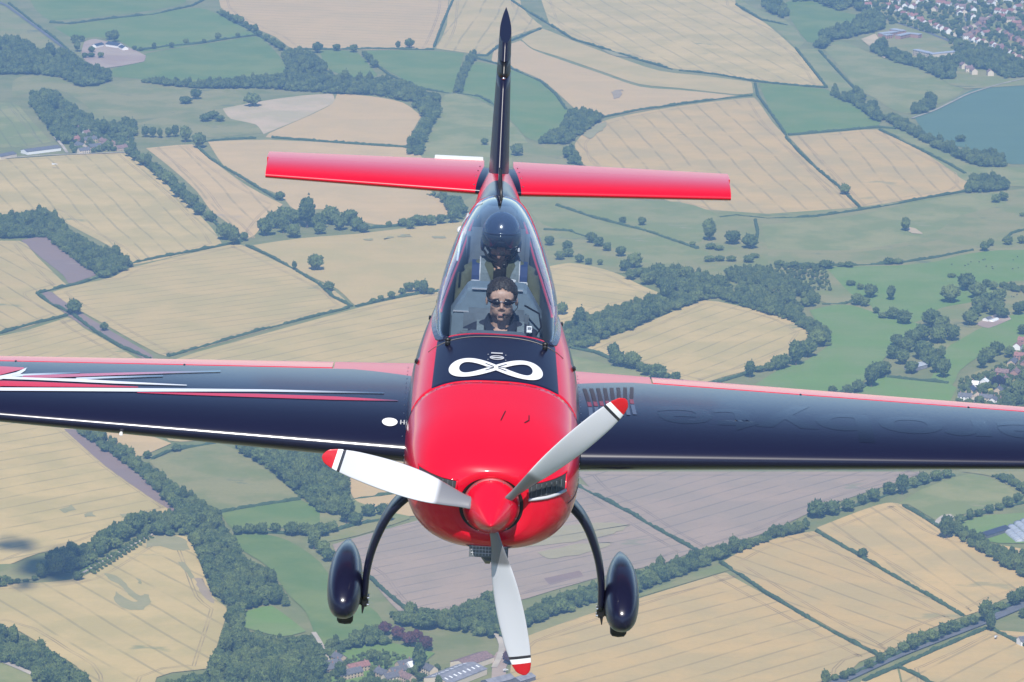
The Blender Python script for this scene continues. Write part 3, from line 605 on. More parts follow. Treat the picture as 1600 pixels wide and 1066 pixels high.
def wood(name, label, poly, size=11.0, gap=.62, red=False, cover=1.0, avoid=None, cat='wood'):
    xs = [p[0] for p in poly]; ys = [p[1] for p in poly]; pts = []; cell = {}
    area = (max(xs)-min(xs))*(max(ys)-min(ys))
    m0 = mpp(np.mean(xs), np.mean(ys)); n = int(area*m0*m0/0.28/(size*gap)**2*9*cover)+40
    for _ in range(min(n, 60000)):
        x, y = random.uniform(min(xs), max(xs)), random.uniform(min(ys), max(ys))
        if not inside((x, y), poly): continue
        m = mpp(x, y); D = size*random.choice([.55, .75, .9, 1, 1.1, 1.35])*random.uniform(.85, 1.15); ok = False
        for k in (1, .75, .55):
            if inside((x, y-D*k*.82/m), poly) and inside((x-D*k*.3/m, y-D*k*.4/m), poly) and inside((x+D*k*.3/m, y-D*k*.4/m), poly): ok = True; D *= k; break
        if not ok: continue
        g = at(x, y); key = (int(g[0]//12), int(g[1]//12)); bad = False
        for i in (-1, 0, 1):
            for j in (-1, 0, 1):
                for q in cell.get((key[0]+i, key[1]+j), ()):
                    if (q[0]-g[0])**2+(q[1]-g[1])**2 < (gap*.5*(D+q[2]))**2: bad = True
        if bad or any((t[0]-g[0])**2+(t[1]-g[1])**2 < (t[2]+D*.2)**2 for t in BUILT_TREES if abs(t[1]-g[1]) < 30): continue
        if avoid and any((t[0]-g[0])**2+(t[1]-g[1])**2 < (t[2]+D*.35)**2 for t in avoid): continue
        cell.setdefault(key, []).append((g[0], g[1], D)); pts.append((g[0], g[1], D))
    if not pts: return None
    c = np.mean([[p[0], p[1]] for p in pts], axis=0)
    me = bpy.data.meshes.new(name); me.from_pydata([(p[0]-c[0], p[1]-c[1], 0) for p in pts], [], [])
    at_ = me.attributes.new('size', 'FLOAT_VECTOR', 'POINT'); sz = []
    for p in pts: sz += [p[2]*random.uniform(.8, 1.25), p[2]*random.uniform(.8, 1.2), p[2]*random.uniform(.75, 1.25)]
    at_.data.foreach_set('vector', sz)
    o = link(name, me, leaf_red if red else leaf, smooth=False); o.location = (c[0], c[1], GROUND+.2)
    md = o.modifiers.new('scatter', 'NODES'); md.node_group = SC_RED if red else SC
    N_WOOD[0] += len(pts)
    return tag(o, label, cat, kind='stuff')
WOODS = [
 ('large wood at the left edge beside the dark roofed farm', [(-30,50),(0,58),(25,57),(60,76),(110,82),(140,103),(173,109),(174,127),(150,135),(125,136),(100,124),(70,119),(40,118),(0,117),(-30,117)], 12),
 ('wood curving down to the hamlet at upper left', [(45,146),(65,140),(85,143),(120,170),(142,180),(150,192),(212,190),(214,214),(120,212),(105,226),(90,222),(70,195),(48,162)], 12),
 ('L shaped plantation at the left edge', [(-30,336),(0,336),(70,328),(88,336),(106,358),(150,383),(175,392),(200,403),(208,416),(182,430),(160,436),(130,418),(100,394),(73,372),(0,374),(-30,376)], 9),
 ('belt of trees between the upper green fields', [(205,128),(240,122),(300,128),(390,120),(460,114),(510,116),(560,122),(590,122),(640,128),(660,145),(690,150),(685,166),(665,168),(640,160),(590,150),(530,148),(400,139),(330,140),(260,135)], 11),
 ('trees round the dip at the top of the green fields', [(438,82),(458,76),(488,82),(510,104),(515,116),(455,118),(445,100)], 11),
 ('wood running down the left side of the fin pasture', [(640,160),(684,160),(690,172),(674,200),(662,225),(660,244),(635,243),(637,222),(655,200),(660,182)], 12),
 ('narrow tree line left of the fin', [(735,82),(746,86),(728,120),(722,146),(707,146),(718,112)], 8),
 ('wood filling the corner right of the fin', [(840,226),(846,212),(872,203),(884,185),(890,170),(906,171),(925,173),(946,182),(930,196),(905,212),(890,226)], 11),
 ('trees hugging the curved wheat field edge', [(878,230),(888,228),(905,244),(912,260),(890,258)], 11),
 ('wood strip beside the pale pasture at top right', [(1268,72),(1285,56),(1300,42),(1310,42),(1330,36),(1350,18),(1382,24),(1382,48),(1360,52),(1330,60),(1300,64),(1285,78)], 13),
 ('wood along the top edge near the town', [(1190,-10),(1215,-10),(1225,6),(1236,24),(1222,30),(1205,22),(1190,8)], 12),
 ('trees along the very top left of the town', [(1235,-10),(1350,-10),(1350,22),(1330,12),(1310,18),(1270,2),(1240,4)], 11),
 ('dark wood in front of the school', [(1358,80),(1362,70),(1382,62),(1388,75),(1420,84),(1440,90),(1480,92),(1495,105),(1492,125),(1470,125),(1440,108),(1400,98),(1380,90)], 12),
 ('wood along the lower edge of the town', [(1470,92),(1500,84),(1530,76),(1560,80),(1590,92),(1640,100),(1640,118),(1600,122),(1570,124),(1545,112),(1500,106)], 12),
 ('trees at the corner of the blue green crop', [(1422,168),(1438,160),(1452,146),(1464,152),(1462,170),(1440,178),(1424,180)], 11),
 ('belt of trees below the pale sloping pasture', [(1296,148),(1306,130),(1312,150),(1340,138),(1352,148),(1350,164),(1370,162),(1378,180),(1390,184),(1372,192),(1340,168),(1310,156)], 11),
 ('wood at the left edge of the blue green crop', [(1374,182),(1400,178),(1418,190),(1436,200),(1456,216),(1490,226),(1500,236),(1540,236),(1570,240),(1572,262),(1530,262),(1490,246),(1450,226),(1410,206)], 11),
 ('small wood at the end of the wheat field', [(1508,290),(1520,272),(1560,274),(1578,285),(1576,297),(1540,302),(1510,302)], 10),
 ('big tree belt between the two cream fields', [(870,520),(886,502),(905,498),(960,481),(1030,459),(1040,455),(985,428),(995,420),(1030,416),(1080,420),(1112,430),(1146,446),(1140,462),(1100,470),(1040,492),(985,516),(940,533),(916,546),(892,545),(876,532)], 11),
 ('tree belt right of the pale wheat field', [(1115,464),(1142,456),(1200,472),(1232,482),(1270,498),(1298,520),(1296,542),(1270,536),(1262,519),(1232,502),(1180,487)], 10),
 ('blue green plantation below the scrub meadow', [(1148,448),(1175,444),(1230,462),(1255,480),(1250,500),(1210,482),(1150,470)], 9),
 ('scrub at the foot of the meadow', [(1130,420),(1200,418),(1240,440),(1280,460),(1280,476),(1240,462),(1180,446),(1140,440)], 7),
 ('dark wood left of the fuselage top', [(655,300),(720,308),(730,330),(720,344),(704,336),(690,314)], 10),
 ('diagonal wood under the left wing', [(112,672),(135,668),(182,690),(222,720),(272,758),(312,780),(346,800),(346,820),(300,830),(275,800),(225,750),(180,715),(140,690)], 11),
 ('wood below the left wing beside the propeller', [(362,702),(372,690),(430,690),(530,705),(548,740),(545,790),(520,806),(500,800),(465,772),(420,735)], 13),
 ('wood strip above the triangular field', [(-30,900),(50,905),(75,880),(100,855),(140,848),(160,828),(205,808),(228,800),(250,800),(300,805),(300,838),(245,840),(210,838),(135,885),(110,900),(60,908),(-30,926)], 13),
 ('big wood sweeping down the lower left', [(280,800),(320,800),(346,815),(362,840),(382,872),(422,892),(452,940),(455,950),(425,946),(382,955),(380,985),(440,998),(480,990),(495,1008),(512,1030),(500,1090),(240,1090),(262,1066),(328,1050),(350,985),(358,950),(334,930),(310,868),(292,838)], 13),
 ('wood in the bottom left corner', [(-30,970),(0,984),(50,1003),(100,1030),(142,1066),(150,1090),(90,1090),(40,1050),(0,1034),(-30,1025)], 12),
 ('belt of trees between bare field and wheat, lower right', [(780,975),(838,946),(880,926),(940,910),(990,896),(1030,882),(1100,860),(1180,842),(1205,828),(1262,812),(1264,832),(1200,848),(1120,880),(1000,926),(940,940),(860,966),(800,995),(780,998)], 10),
 ('wood by the polytunnels', [(1470,818),(1492,815),(1522,836),(1556,852),(1640,880),(1640,925),(1600,905),(1560,882),(1500,845)], 11),
 ('trees across the paddock corner', [(1540,742),(1570,740),(1600,755),(1640,770),(1640,792),(1605,775),(1590,766)], 10),
 ('green wood above the village at the bottom', [(505,1025),(512,1002),(545,1000),(565,985),(585,978),(600,995),(620,1000),(600,1012),(545,1016),(520,1032)], 12),
 ('hazy wood under the propeller', [(600,960),(650,950),(700,955),(760,930),(800,925),(800,985),(770,1000),(700,985),(640,985)], 12),
 ('trees left of the village houses', [(420,1020),(480,1010),(505,1035),(495,1090),(420,1090)], 13),
 ('bush belt right of the cattle pasture', [(1560,440),(1600,448),(1640,452),(1640,470),(1600,460),(1565,452)], 9),
]
# ---------------------------------------------------------------- hedges, one object each
hedge_leaf = foliage_mat('hedge_leaves', (.040,.066,.030), (.060,.090,.038))
def hedge(label, pts, h=2.8, w=3.4):
    g = resample([at(*p)[:2] for p in pts], 3.5); c0 = np.mean(g, axis=0); ring = []
    for i, p in enumerate(g):
        d = g[min(i+1, len(g)-1)]-g[max(i-1, 0)]; d = d/(np.linalg.norm(d)+1e-9); n = np.array([-d[1], d[0]])
        k = 1+.55*noise.noise(Vector((p[0]*.07, p[1]*.07, 3)))+.5*noise.noise(Vector((p[0]*.23, p[1]*.23, 9)))
        if noise.noise(Vector((p[0]*.018, p[1]*.018, 21))) > .38: k *= .45
        hh, ww = h*max(.3, k), w*(.6+.4*k)
        off = rng.uniform(-.4, .4)
        prof = [(-.5, 0), (-.58, .35), (-.45, .78), (-.15, 1.0), (.18, .97), (.46, .75), (.57, .35), (.5, 0)]
        ring.append([(p[0]-c0[0]+n[0]*(a*ww+off)+d[0]*rng.uniform(-.8, .8), p[1]-c0[1]+n[1]*(a*ww+off), b*hh*rng.uniform(.85, 1.15)) for a, b in prof])
    V, Fc = loft(ring, closed=False, cap0=True, cap1=True)
    o = mesh('hedge', V, Fc, hedge_leaf, smooth=False); o.location = (c0[0], c0[1], GROUND+.3)
    return tag(o, label, 'hedge')
HEDGES = [
 ('long hedge between the striped field and the strip at top centre', [(800,2),(830,22),(860,40),(895,62),(950,79),(1000,95),(1050,109)]),
 ('right half of the long hedge under the striped field', [(1062,111),(1120,117),(1180,128),(1235,134),(1290,138)]),
 ('hedge above the wheat field with crop marks', [(943,184),(1000,173),(1060,164),(1120,156),(1175,150)]),
 ('hedge on the left of the upper right green field', [(1180,132),(1184,150),(1200,172),(1215,192),(1228,212)]),
 ('hedge along the foot of the upper right green field', [(1232,212),(1300,206),(1370,200),(1400,202)]),
 ('hedge between the two wheat fields at right', [(1228,216),(1250,240),(1280,268),(1310,292),(1344,326)]),
 ('thick hedge under the wheat fields at right', [(1125,340),(1150,337),(1200,342),(1270,340),(1340,330),(1400,320),(1460,308),(1510,300)],),
 ('hedge down the right side of the wheat field', [(1374,204),(1400,216),(1440,236),(1480,256),(1508,272)]),
 ('left one of two hedges beside the narrow pale strip', [(1243,76),(1262,100),(1278,120),(1292,138)]),
 ('right one of two hedges beside the narrow pale strip', [(1280,80),(1300,102),(1320,124),(1338,142)]),
 ('hedge running up to the top edge left of the fin', [(708,0),(700,18),(690,42),(678,74)]),
 ('hedge beneath the wide stubble field at the top', [(460,78),(520,78),(580,77),(640,78),(678,78)]),
 ('hedge behind the top of the fin', [(740,88),(760,88),(780,72),(810,60),(845,46)]),
 ('hedge along the rounded green field behind the fin', [(745,92),(775,100),(800,108),(845,128),(868,148),(885,172)]),
 ('hedge on the right of the small far green fields', [(590,104),(608,118),(630,128),(660,140),(700,146)]),
 ('hedge at the foot of the rounded green field', [(715,146),(750,152),(775,166)]),
 ('hedge beside the farm lane', [(14,6),(50,34),(85,60),(112,84)]),
 ('thick hedge above the green farm field', [(78,36),(110,38),(170,30),(240,23),(300,10),(320,0)]),
 ('hedge from the dark roofed farm to the stubble', [(215,80),(260,73),(310,69),(360,61),(400,56)]),
 ('hedge under the curved stubble field', [(425,216),(480,220),(540,225),(600,229),(636,231)]),
 ('hedge right of the hamlet meadow', [(320,222),(350,219),(400,217)]),
 ('diagonal hedge between the two pink stubble fields', [(310,232),(330,250),(360,268),(400,292),(436,314)]),
 ('hedge from the plantation to the field corner', [(207,412),(250,403),(300,394),(350,384),(378,378)]),
 ('thin hedge running down through the cream fields', [(385,385),(420,400),(460,422),(500,446),(520,465),(550,480)]),
 ('hedge below the large cream field', [(262,558),(320,542),(400,519),(480,498),(545,482)]),
 ('hedge from the corner to the cockpit', [(556,480),(600,470),(640,462),(690,456)]),
 ('zigzag hedge beside the purple strip, upper leg', [(155,434),(125,444),(98,449),(60,459)]),
 ('hedge along the brown strip', [(58,460),(80,476),(110,490),(150,520),(190,544),(235,562)]),
 ('hedge at the left edge below the brown strip', [(0,522),(40,510),(80,500),(105,494)]),
 ('hedge under the clump towards the aircraft', [(575,358),(620,354),(680,345),(725,338)]),
 ('hedge over the meadow slope right of the canopy', [(870,322),(900,332),(930,342),(970,352),(1010,362),(1050,376),(1090,390)]),
 ('hedge on the lower meadow right of the canopy', [(850,360),(890,362),(920,372),(950,388)]),
 ('hedge between square meadow and pale hillside', [(1180,346),(1184,364),(1180,384)]),
 ('hedge at the foot of the dull meadow', [(1210,414),(1260,416),(1330,416),(1400,413),(1460,404),(1520,392)]),
 ('short hedge across the mown paddock', [(1386,590),(1420,594),(1450,597),(1482,600)]),
 ('hedge across the bright pasture', [(1285,476),(1320,476),(1330,472)]),
 ('hedge from the wing root to the trees', [(895,545),(930,552),(970,568),(1020,584),(1060,594)]),
 ('hedge on the far side of the wheat above the right wing', [(1110,602),(1150,590),(1200,574),(1240,560)]),
 ('hedge through the bare fields under the right wing', [(905,762),(950,785),(990,806),(1030,830),(1092,864)]),
 ('left one of two long hedges in the golden wheat', [(1125,880),(1160,902),(1200,930),(1250,960),(1310,994),(1372,1026)]),
 ('right one of two long hedges in the golden wheat', [(1276,832),(1300,846),(1340,868),(1390,898),(1440,926),(1505,964)]),
 ('hedge on the right of the wheat by the sheds', [(1412,792),(1440,808),(1470,826)]),
 ('hedge beside the bottom right tan field', [(1404,1044),(1430,1056),(1460,1072)]),
 ('verge hedge along the lower side of the main road', [(1350,1066),(1400,1044),(1460,1018),(1540,984)]),
 ('hedge at the right edge of the bottom tan field', [(1548,984),(1580,1000),(1640,1030)]),
 ('hedge under the left wing tip of the green field', [(238,718),(265,706),(300,700),(335,694)]),
 ('hedge along the small paddock at lower left', [(345,802),(400,792),(468,782)]),
 ('hedge at the right edge by the cattle', [(1568,378),(1580,366),(1640,350)]),
 ('thin hedge across the red bare field', [(575,900),(600,925),(640,958)]),
 ('hedge behind the propeller', [(500,790),(560,780),(640,770)]),
 ('hedge on the top right field edge', [(1150,8),(1190,32),(1230,40)]),
 ('hedge between lawn and paddock by the loop track', [(1480,824),(1520,808),(1560,796),(1640,778)]),
]
def build_woods(avoid):
    for lab, poly, size in WOODS: wood('woodland', lab, poly, size*.92, avoid=avoid)
    for h_ in HEDGES: hedge(h_[0], h_[1])
HEDGES += [
 ('undergrowth beneath the roadside trees at lower right', [(1290,1066),(1330,1056),(1358,1044),(1392,1028),(1425,1014),(1456,1003),(1490,988),(1520,976),(1560,956),(1597,938)]),
 ('undergrowth beneath the belt trees below the right wing', [(1262,806),(1300,803),(1345,789),(1390,773),(1426,762),(1462,750),(1490,744)]),
 ('undergrowth beneath the long tree line at left', [(203,244),(222,256),(246,272),(272,296),(290,314),(312,333),(333,346),(364,377),(384,377)]),
 ('undergrowth beneath the trees by the left undercarriage leg', [(366,834),(408,833),(455,835),(500,838),(555,822),(605,812)]),
 ('undergrowth along the top stubble field', [(340,20),(361,33),(385,44),(405,57),(433,74),(452,84)]),
 ('undergrowth below the trees above the right wing', [(1300,616),(1341,611),(1372,590),(1390,582)]),
]
# ================================================================ BUILDINGS
white_wall = plain('white_render', (.78,.76,.72), .8); cream_wall = plain('cream_render', (.62,.52,.38), .8); brick_wall = plain('red_brick', (.36,.20,.15), .85, var=.2, vscale=1.5)
stone_wall = plain('honey_stone', (.50,.38,.25), .85, var=.15, vscale=.8)
red_tile = plain('red_tiles', (.27,.125,.10), .8, var=.25, vscale=.7); brown_tile = plain('brown_tiles', (.21,.13,.11), .8, var=.25, vscale=.7)
slate = plain('slate', (.125,.12,.125), .6, var=.2, vscale=.7); dark_roof = plain('dark_sheet_roof', (.045,.05,.075), .5, var=.2, vscale=.3)
grey_roof = plain('grey_fibre_roof', (.22,.21,.22), .7, var=.2, vscale=.2); flat_roof = plain('pale_flat_roof', (.36,.38,.41), .6, var=.1, vscale=.2)
tunnel_skin = plain('tunnel_sheet', (.80,.80,.78), .5); win_dark = plain('window_glass', (.03,.035,.045), .15)
_hm = {}
def gable_meshes(w, d, h, rise, key):
    if key in _hm: return _hm[key]
    x, y = w/2, d/2
    V = [(-x,-y,0),(x,-y,0),(x,y,0),(-x,y,0),(-x,-y,h),(x,-y,h),(x,y,h),(-x,y,h),(-x,0,h+rise),(x,0,h+rise)]
    wall = bpy.data.meshes.new('wall'); wall.from_pydata(V, [], [(0,1,5,4),(2,3,7,6),(1,2,6,9,5),(3,0,4,8,7)])
    o = .35; t = .22; X = x+o; Y = y+o; zl = h-rise*o/y
    V = []
    for s in (-X, X): V += [(s,-Y,zl),(s,0,h+rise),(s,Y,zl),(s,-Y,zl+t),(s,0,h+rise+t),(s,Y,zl+t)]
    roof = bpy.data.meshes.new('roof'); roof.from_pydata(V, [], [(3,9,10,4),(4,10,11,5),(0,1,7,6),(1,2,8,7),(0,6,9,3),(2,5,11,8),(0,3,4,1),(1,4,5,2),(6,7,10,9),(7,8,11,10)])
    ch = bpy.data.meshes.new('chimney'); bm = bmesh.new(); add_box(bm, (x*.7, 0, h+rise+.5), (.9, .6, 1.8)); add_box(bm, (x*.7, 0, h+rise+1.5), (.5, .3, .4)); bm.to_mesh(ch); bm.free()
    wn_ = bpy.data.meshes.new('windows'); bm = bmesh.new()
    nwin = max(2, int(w/3))
    for i in range(nwin):
        for zz in ([1.3, h-1.2] if h > 4 else [h*.55]):
            for s in (-1, 1): add_box(bm, (-x+w*(i+.5)/nwin, s*y, zz), (1.1, .12, 1.15))
    bm.to_mesh(wn_); bm.free()
    _hm[key] = (wall, roof, ch, wn_); return _hm[key]
def part(name, me, m, parent):
    key = (me.name, m.name)
    if key not in _hm: c = me.copy(); c.materials.clear(); c.materials.append(m); _hm[key] = c
    o = bpy.data.objects.new(name, _hm[key]); COL.objects.link(o); o.parent = parent; return o
HOUSES = []
def house(px, py, ang, label, group=None, w=10, d=7, h=5.2, rise=2.8, wall=None, roof=None, name='house', cat='house', chim=True, win=True):
    p = at(px, py); ms = gable_meshes(w, d, h, rise, (w, d, h, rise))
    e = empty(name, (p[0], p[1], GROUND+.4), (0, 0, ang))
    a = part('wall', ms[0], wall, e); r = part('roof', ms[1], roof, e)
    if chim: part('chimney', ms[2], brick_wall, r)
    if win: part('windows', ms[3], win_dark, a)['kind'] = 'stuff'
    HOUSES.append((p[0], p[1], max(w, d)*.5))
    return tag(e, label, cat, group)
def facing(x0, y0, x1, y1):
    a, b_ = at(x0, y0), at(x1, y1); return math.atan2(b_[1]-a[1], b_[0]-a[0])
TOWN = [
 ('white houses along the lower town street', 'white walled house with red roof along the lower town street', (1385,14,1481,53), [(1385,14),(1396,18),(1405,20),(1413,27),(1420,30),(1428,31),(1437,36),(1443,40),(1456,41),(1464,46),(1471,49),(1480,53)], white_wall, red_tile),
 ('houses behind the lower town street', 'pale house in the second row of the town', (1400,7,1480,12), [(1400,7),(1415,14),(1426,15),(1437,8),(1470,10),(1479,12),(1388,2),(1452,3),(1428,4),(1460,20),(1492,3)], white_wall, red_tile),
 ('white houses in the middle of the town', 'bright white house in the middle of the town', (1498,15,1522,30), [(1497,15),(1505,16),(1513,19),(1499,25),(1506,24),(1520,31),(1512,33),(1520,20),(1503,9)], white_wall, brown_tile),
 ('houses at the top edge of the town', 'house close to the top edge of the photo in the town', (1512,3,1600,18), [(1519,5),(1527,7),(1511,2),(1549,10),(1560,22),(1570,24),(1581,23),(1590,16),(1566,31),(1599,6),(1538,2),(1575,4),(1556,3)], white_wall, red_tile),
 ('terrace along the right street of the town', 'pale terraced house on the street slanting to the right edge', (1505,53,1597,97), [(1512,62),(1520,66),(1529,69),(1538,71),(1552,75),(1560,79),(1569,82),(1577,87),(1585,92),(1594,96),(1602,101)], white_wall, red_tile),
 ('brown roofed houses of the inner town', 'brown roofed house on the town side street', (1512,48,1560,28), [(1506,52),(1514,50),(1524,46),(1531,41),(1538,37),(1546,33),(1535,50),(1528,54),(1518,57),(1496,58)], brick_wall, brown_tile),
 ('brick houses at the right of the town', 'brick house among trees at the right of the town', (1560,52,1600,72), [(1562,54),(1581,63),(1591,67),(1600,72),(1572,58),(1588,42),(1597,50),(1604,30),(1578,36)], brick_wall, red_tile),
 ('houses below the town wood', 'low house below the town wood', (1505,108,1520,116), [(1505,108),(1514,113),(1547,119),(1521,117)], cream_wall, brown_tile),
 ('houses at the far left of the town', 'small house at the left end of the town', (1350,6,1360,14), [(1351,6),(1356,13),(1346,1)], white_wall, red_tile),
]
for grp, lab, ln, L, wl, rf in TOWN:
    a0 = facing(*ln)
    pos = places(L)
    for i, (x, y) in enumerate(L):
        wv, dv = random.choice([(13, 9), (11, 9), (15, 9)])
        house(x, y, a0+random.choice([0, 0, math.pi/2])+random.uniform(-.12, .12), lab+', '+pos[i], grp, wv, dv, 6.4, 3.2, random.choice([wl, wl, wl, cream_wall]), random.choice([rf, rf, brown_tile]))
house(1540, 56, .6, 'single white villa with a red hipped roof among the town trees', None, 14, 9, 5.2, 3.2, white_wall, red_tile)
def block(name, px, py, ang, segs, h, wall, roof, label, cat, rise=1.2):
    p = at(px, py); e = empty(name, (p[0], p[1], GROUND+.4), (0, 0, ang))
    bw, br, bwin = bmesh.new(), bmesh.new(), bmesh.new()
    for cx, cy, w, d in segs:
        add_box(bw, (cx, cy, h/2), (w, d, h)); add_box(br, (cx, cy, h+.25), (w+.8, d+.8, .5)); add_box(br, (cx, cy, h+.7), (w-1.6, d-1.6, .4))
        for i in range(int(w/4)):
            for zz in np.arange(1.8, h-.5, 3.0):
                for s in (-1, 1): add_box(bwin, (cx-w/2+4*(i+.5), cy+s*d/2, zz), (1.6, .15, 1.5))
    a = bm_obj('wall', bw, wall, e); bm_obj('roof', br, roof, e); bm_obj('windows', bwin, win_dark, a)['kind'] = 'stuff'
    HOUSES.append((p[0], p[1], 26)); return tag(e, label, cat)
block('school', 1398, 56, facing(1375,52,1420,46), [(-14,0,34,11),(16,10,11,26),(-30,-16,14,9)], 6, brick_wall, flat_roof, 'long brick school block with a pale flat roof', 'school')
block('school', 1413, 60, facing(1390,58,1428,50), [(0,0,36,10),(14,-12,10,16)], 6, brick_wall, flat_roof, 'second school block with a grey stepped roof', 'school')
block('apartment_block', 1446, 92, facing(1420,86,1446,92), [(-10,4,42,10),(14,22,10,46)], 9, cream_wall, flat_roof, 'cream apartment building with a bent pale roof behind trees', 'apartment block')
# farm with dark roofs
house(153, 74, facing(146,75,163,71), 'small dark roofed shed at the lonely farm', None, 20, 9, 3.4, 2.4, white_wall, dark_roof, 'farm_shed', 'shed', False, False)
house(179, 74, facing(172,72,186,74), 'large dark roofed barn at the lonely farm', None, 26, 13, 4, 3.5, white_wall, dark_roof, 'barn', 'barn', False, False)
house(193, 78, facing(186,74,200,80), 'dark roofed wing beside the large barn of the lonely farm', None, 17, 10, 3.6, 2.6, white_wall, dark_roof, 'barn', 'barn', False, False)
# hamlet
house(64, 238, facing(40,242,88,236), 'long grey barn with white walls at the left', None, 52, 17, 4, 2.6, white_wall, slate, 'barn', 'barn', False, False)
house(8, 247, facing(-10,250,24,243), 'blue grey shed at the left edge', None, 30, 14, 4, 2.4, cream_wall, slate, 'shed', 'shed', False, False)
for k, (x, y, w_, wl, rf, lab) in enumerate([(139,223,22,stone_wall,slate,'long stone house at the back of the hamlet'),(126,232,20,cream_wall,slate,'dark roofed farmhouse at the left of the hamlet'),(131,240,16,cream_wall,slate,'dark roofed cottage in front of the hamlet farmhouse'),(148,234,18,stone_wall,slate,'grey roofed cottage in the middle of the hamlet'),(163,226,18,stone_wall,brown_tile,'brown roofed house behind the hamlet hedge'),(169,231,20,stone_wall,brown_tile,'brown roofed cottage right of the hamlet middle'),(190,236,15,stone_wall,brown_tile,'last cottage at the right end of the hamlet'),(118,222,10,brick_wall,red_tile,'pink roofed shed at the left of the hamlet'),(135,213,9,white_wall,brown_tile,'small white shed behind the hamlet'),(125,205,12,white_wall,brown_tile,'white shed at the top of the hamlet')]):
    house(x, y, facing(120,240,190,232)+(math.pi/2 if k in (1, 4) else 0), lab, None, w_, 8, 4.6, 3.2, wl, rf)
# grey barn, tunnel shed and village at right
house(1431, 577, facing(1415,577,1444,570), 'pale grey barn between tall trees above the right wing', None, 22, 13, 4, 2.2, grey_roof, flat_roof, 'barn', 'barn', False, False)
def tunnel(px, py, ang, L, r, label, m=tunnel_skin):
    p = at(px, py); e = empty('polytunnel', (p[0], p[1], GROUND+.3), (0, 0, ang))
    rings = [[(-L/2+L*k/10, r*math.cos(t), r*.8*math.sin(t)) for t in np.linspace(0, math.pi, 12)] for k in range(11)]
    V, Fc = loft(rings, False, True, True); mesh('cover', V, Fc, m, e)
    bm = bmesh.new()
    for k in range(0, 11, 2): add_tube(bm, [(-L/2+L*k/10, (r+.05)*math.cos(t), (r+.05)*.8*math.sin(t)) for t in np.linspace(0, math.pi, 9)], .12, 5)
    bm_obj('hoops', bm, slate, e)
    HOUSES.append((p[0], p[1], L*.4)); return tag(e, label, 'polytunnel')
tunnel(1553, 502, facing(1545,505,1562,498), 15, 3.2, 'white rounded tunnel shed beside the copse')
house(1565, 495, facing(1556,497,1574,490), 'dark shed row behind the white tunnel', None, 22, 9, 3, 1.6, slate, slate, 'shed', 'shed', False, False)
house(1543, 502, facing(1535,505,1550,500), 'small dark shed at the end of the white tunnel', None, 10, 7, 3, 1.6, white_wall, slate, 'shed', 'shed', False, False)
VR = [(1508,626,14,white_wall,slate,'white gabled house just above the right wing'),(1517,616,15,stone_wall,dark_roof,'dark roofed house behind the white gabled house'),(1524,628,18,cream_wall,stone_wall,'tan roofed long house touching the wing edge'),(1541,628,14,cream_wall,slate,'cream cottage nearest the wing edge'),(1552,632,12,white_wall,slate,'pale cottage at the lower edge of the right village'),(1562,634,12,white_wall,brown_tile,'pale brown roofed cottage beside the green trees'),(1524,607,7,white_wall,tunnel_skin,'small bright white outbuilding'),(1538,603,8,white_wall,tunnel_skin,'white outbuilding left of the purple tree'),(1560,616,10,stone_wall,slate,'cottage just below the purple tree'),(1566,588,14,brick_wall,brown_tile,'brown roofed house above the purple tree'),(1582,572,16,stone_wall,slate,'dark roofed house right of the village trees'),(1586,588,13,brick_wall,brown_tile,'brick house right of the purple tree'),(1594,562,12,brick_wall,red_tile,'red roofed house at the right edge'),(1590,546,12,white_wall,red_tile,'red roofed white house higher at the right edge'),(1600,575,12,brick_wall,brown_tile,'brown house cut by the right edge'),(1598,538,10,brick_wall,red_tile,'topmost red roofed house at the right edge'),(1570,600,12,stone_wall,brown_tile,'low stone house behind the purple tree')]
for k, (x, y, w_, wl, rf, lab) in enumerate(VR): house(x, y, facing(1508,626,1530,605)+(math.pi/2 if k % 3 == 0 else 0), lab, None, w_, 8, 4.6, 3.0, wl, rf)
# sheds and tunnels lower right
house(1553, 836, facing(1532,840,1576,826), 'long dark shed at the right edge below the wing', None, 34, 10, 3.4, 2, slate, dark_roof, 'shed', 'shed', False, False)
TN = ['leftmost', 'second from left', 'third from left', 'rightmost']
for k in range(4): tunnel(1582+k*10, 838-k*4.5+(k % 2), facing(1575,838,1592,852), 44, 4.2, 'pale growing tunnel in the side by side row at the right edge, '+TN[k], flat_roof)['group'] = 'growing tunnels at the right edge'
house(1600, 1008, .4, 'small house with a pool garden at the bottom right edge', None, 10, 8, 4.5, 2.8, white_wall, slate)
# village at the bottom
VB = [(519,1046,16,cream_wall,slate,'blue slate house at the left of the bottom village'),(512,1053,14,stone_wall,slate,'small slate cottage at the far left of the bottom village'),(530,1036,12,stone_wall,slate,'slate house behind the leftmost bottom houses'),(559,1050,20,stone_wall,red_tile,'stone cottage with a long dull red roof'),(546,1060,22,stone_wall,slate,'grey roofed terrace at the bottom edge'),(598,1060,14,stone_wall,slate,'stone house in the middle of the bottom village'),(622,1056,16,stone_wall,slate,'dark roofed house left of the big barn'),(610,1066,13,cream_wall,slate,'cottage cut by the bottom edge'),(635,1066,16,stone_wall,brown_tile,'brown roofed house at the bottom edge left of the barn'),(645,1048,10,white_wall,tunnel_skin,'small white roofed shed near the dark conifer'),(632,1046,14,stone_wall,slate,'dark roofed row behind the white shed'),(668,1052,18,cream_wall,slate,'open fronted shed left of the big barn')]
for k, (x, y, w_, wl, rf, lab) in enumerate(VB): house(x, y, facing(540,1062,640,1040)+(math.pi/2 if k % 3 == 2 else 0), lab, None, w_, 8, 4.6, 3.2, wl, rf)
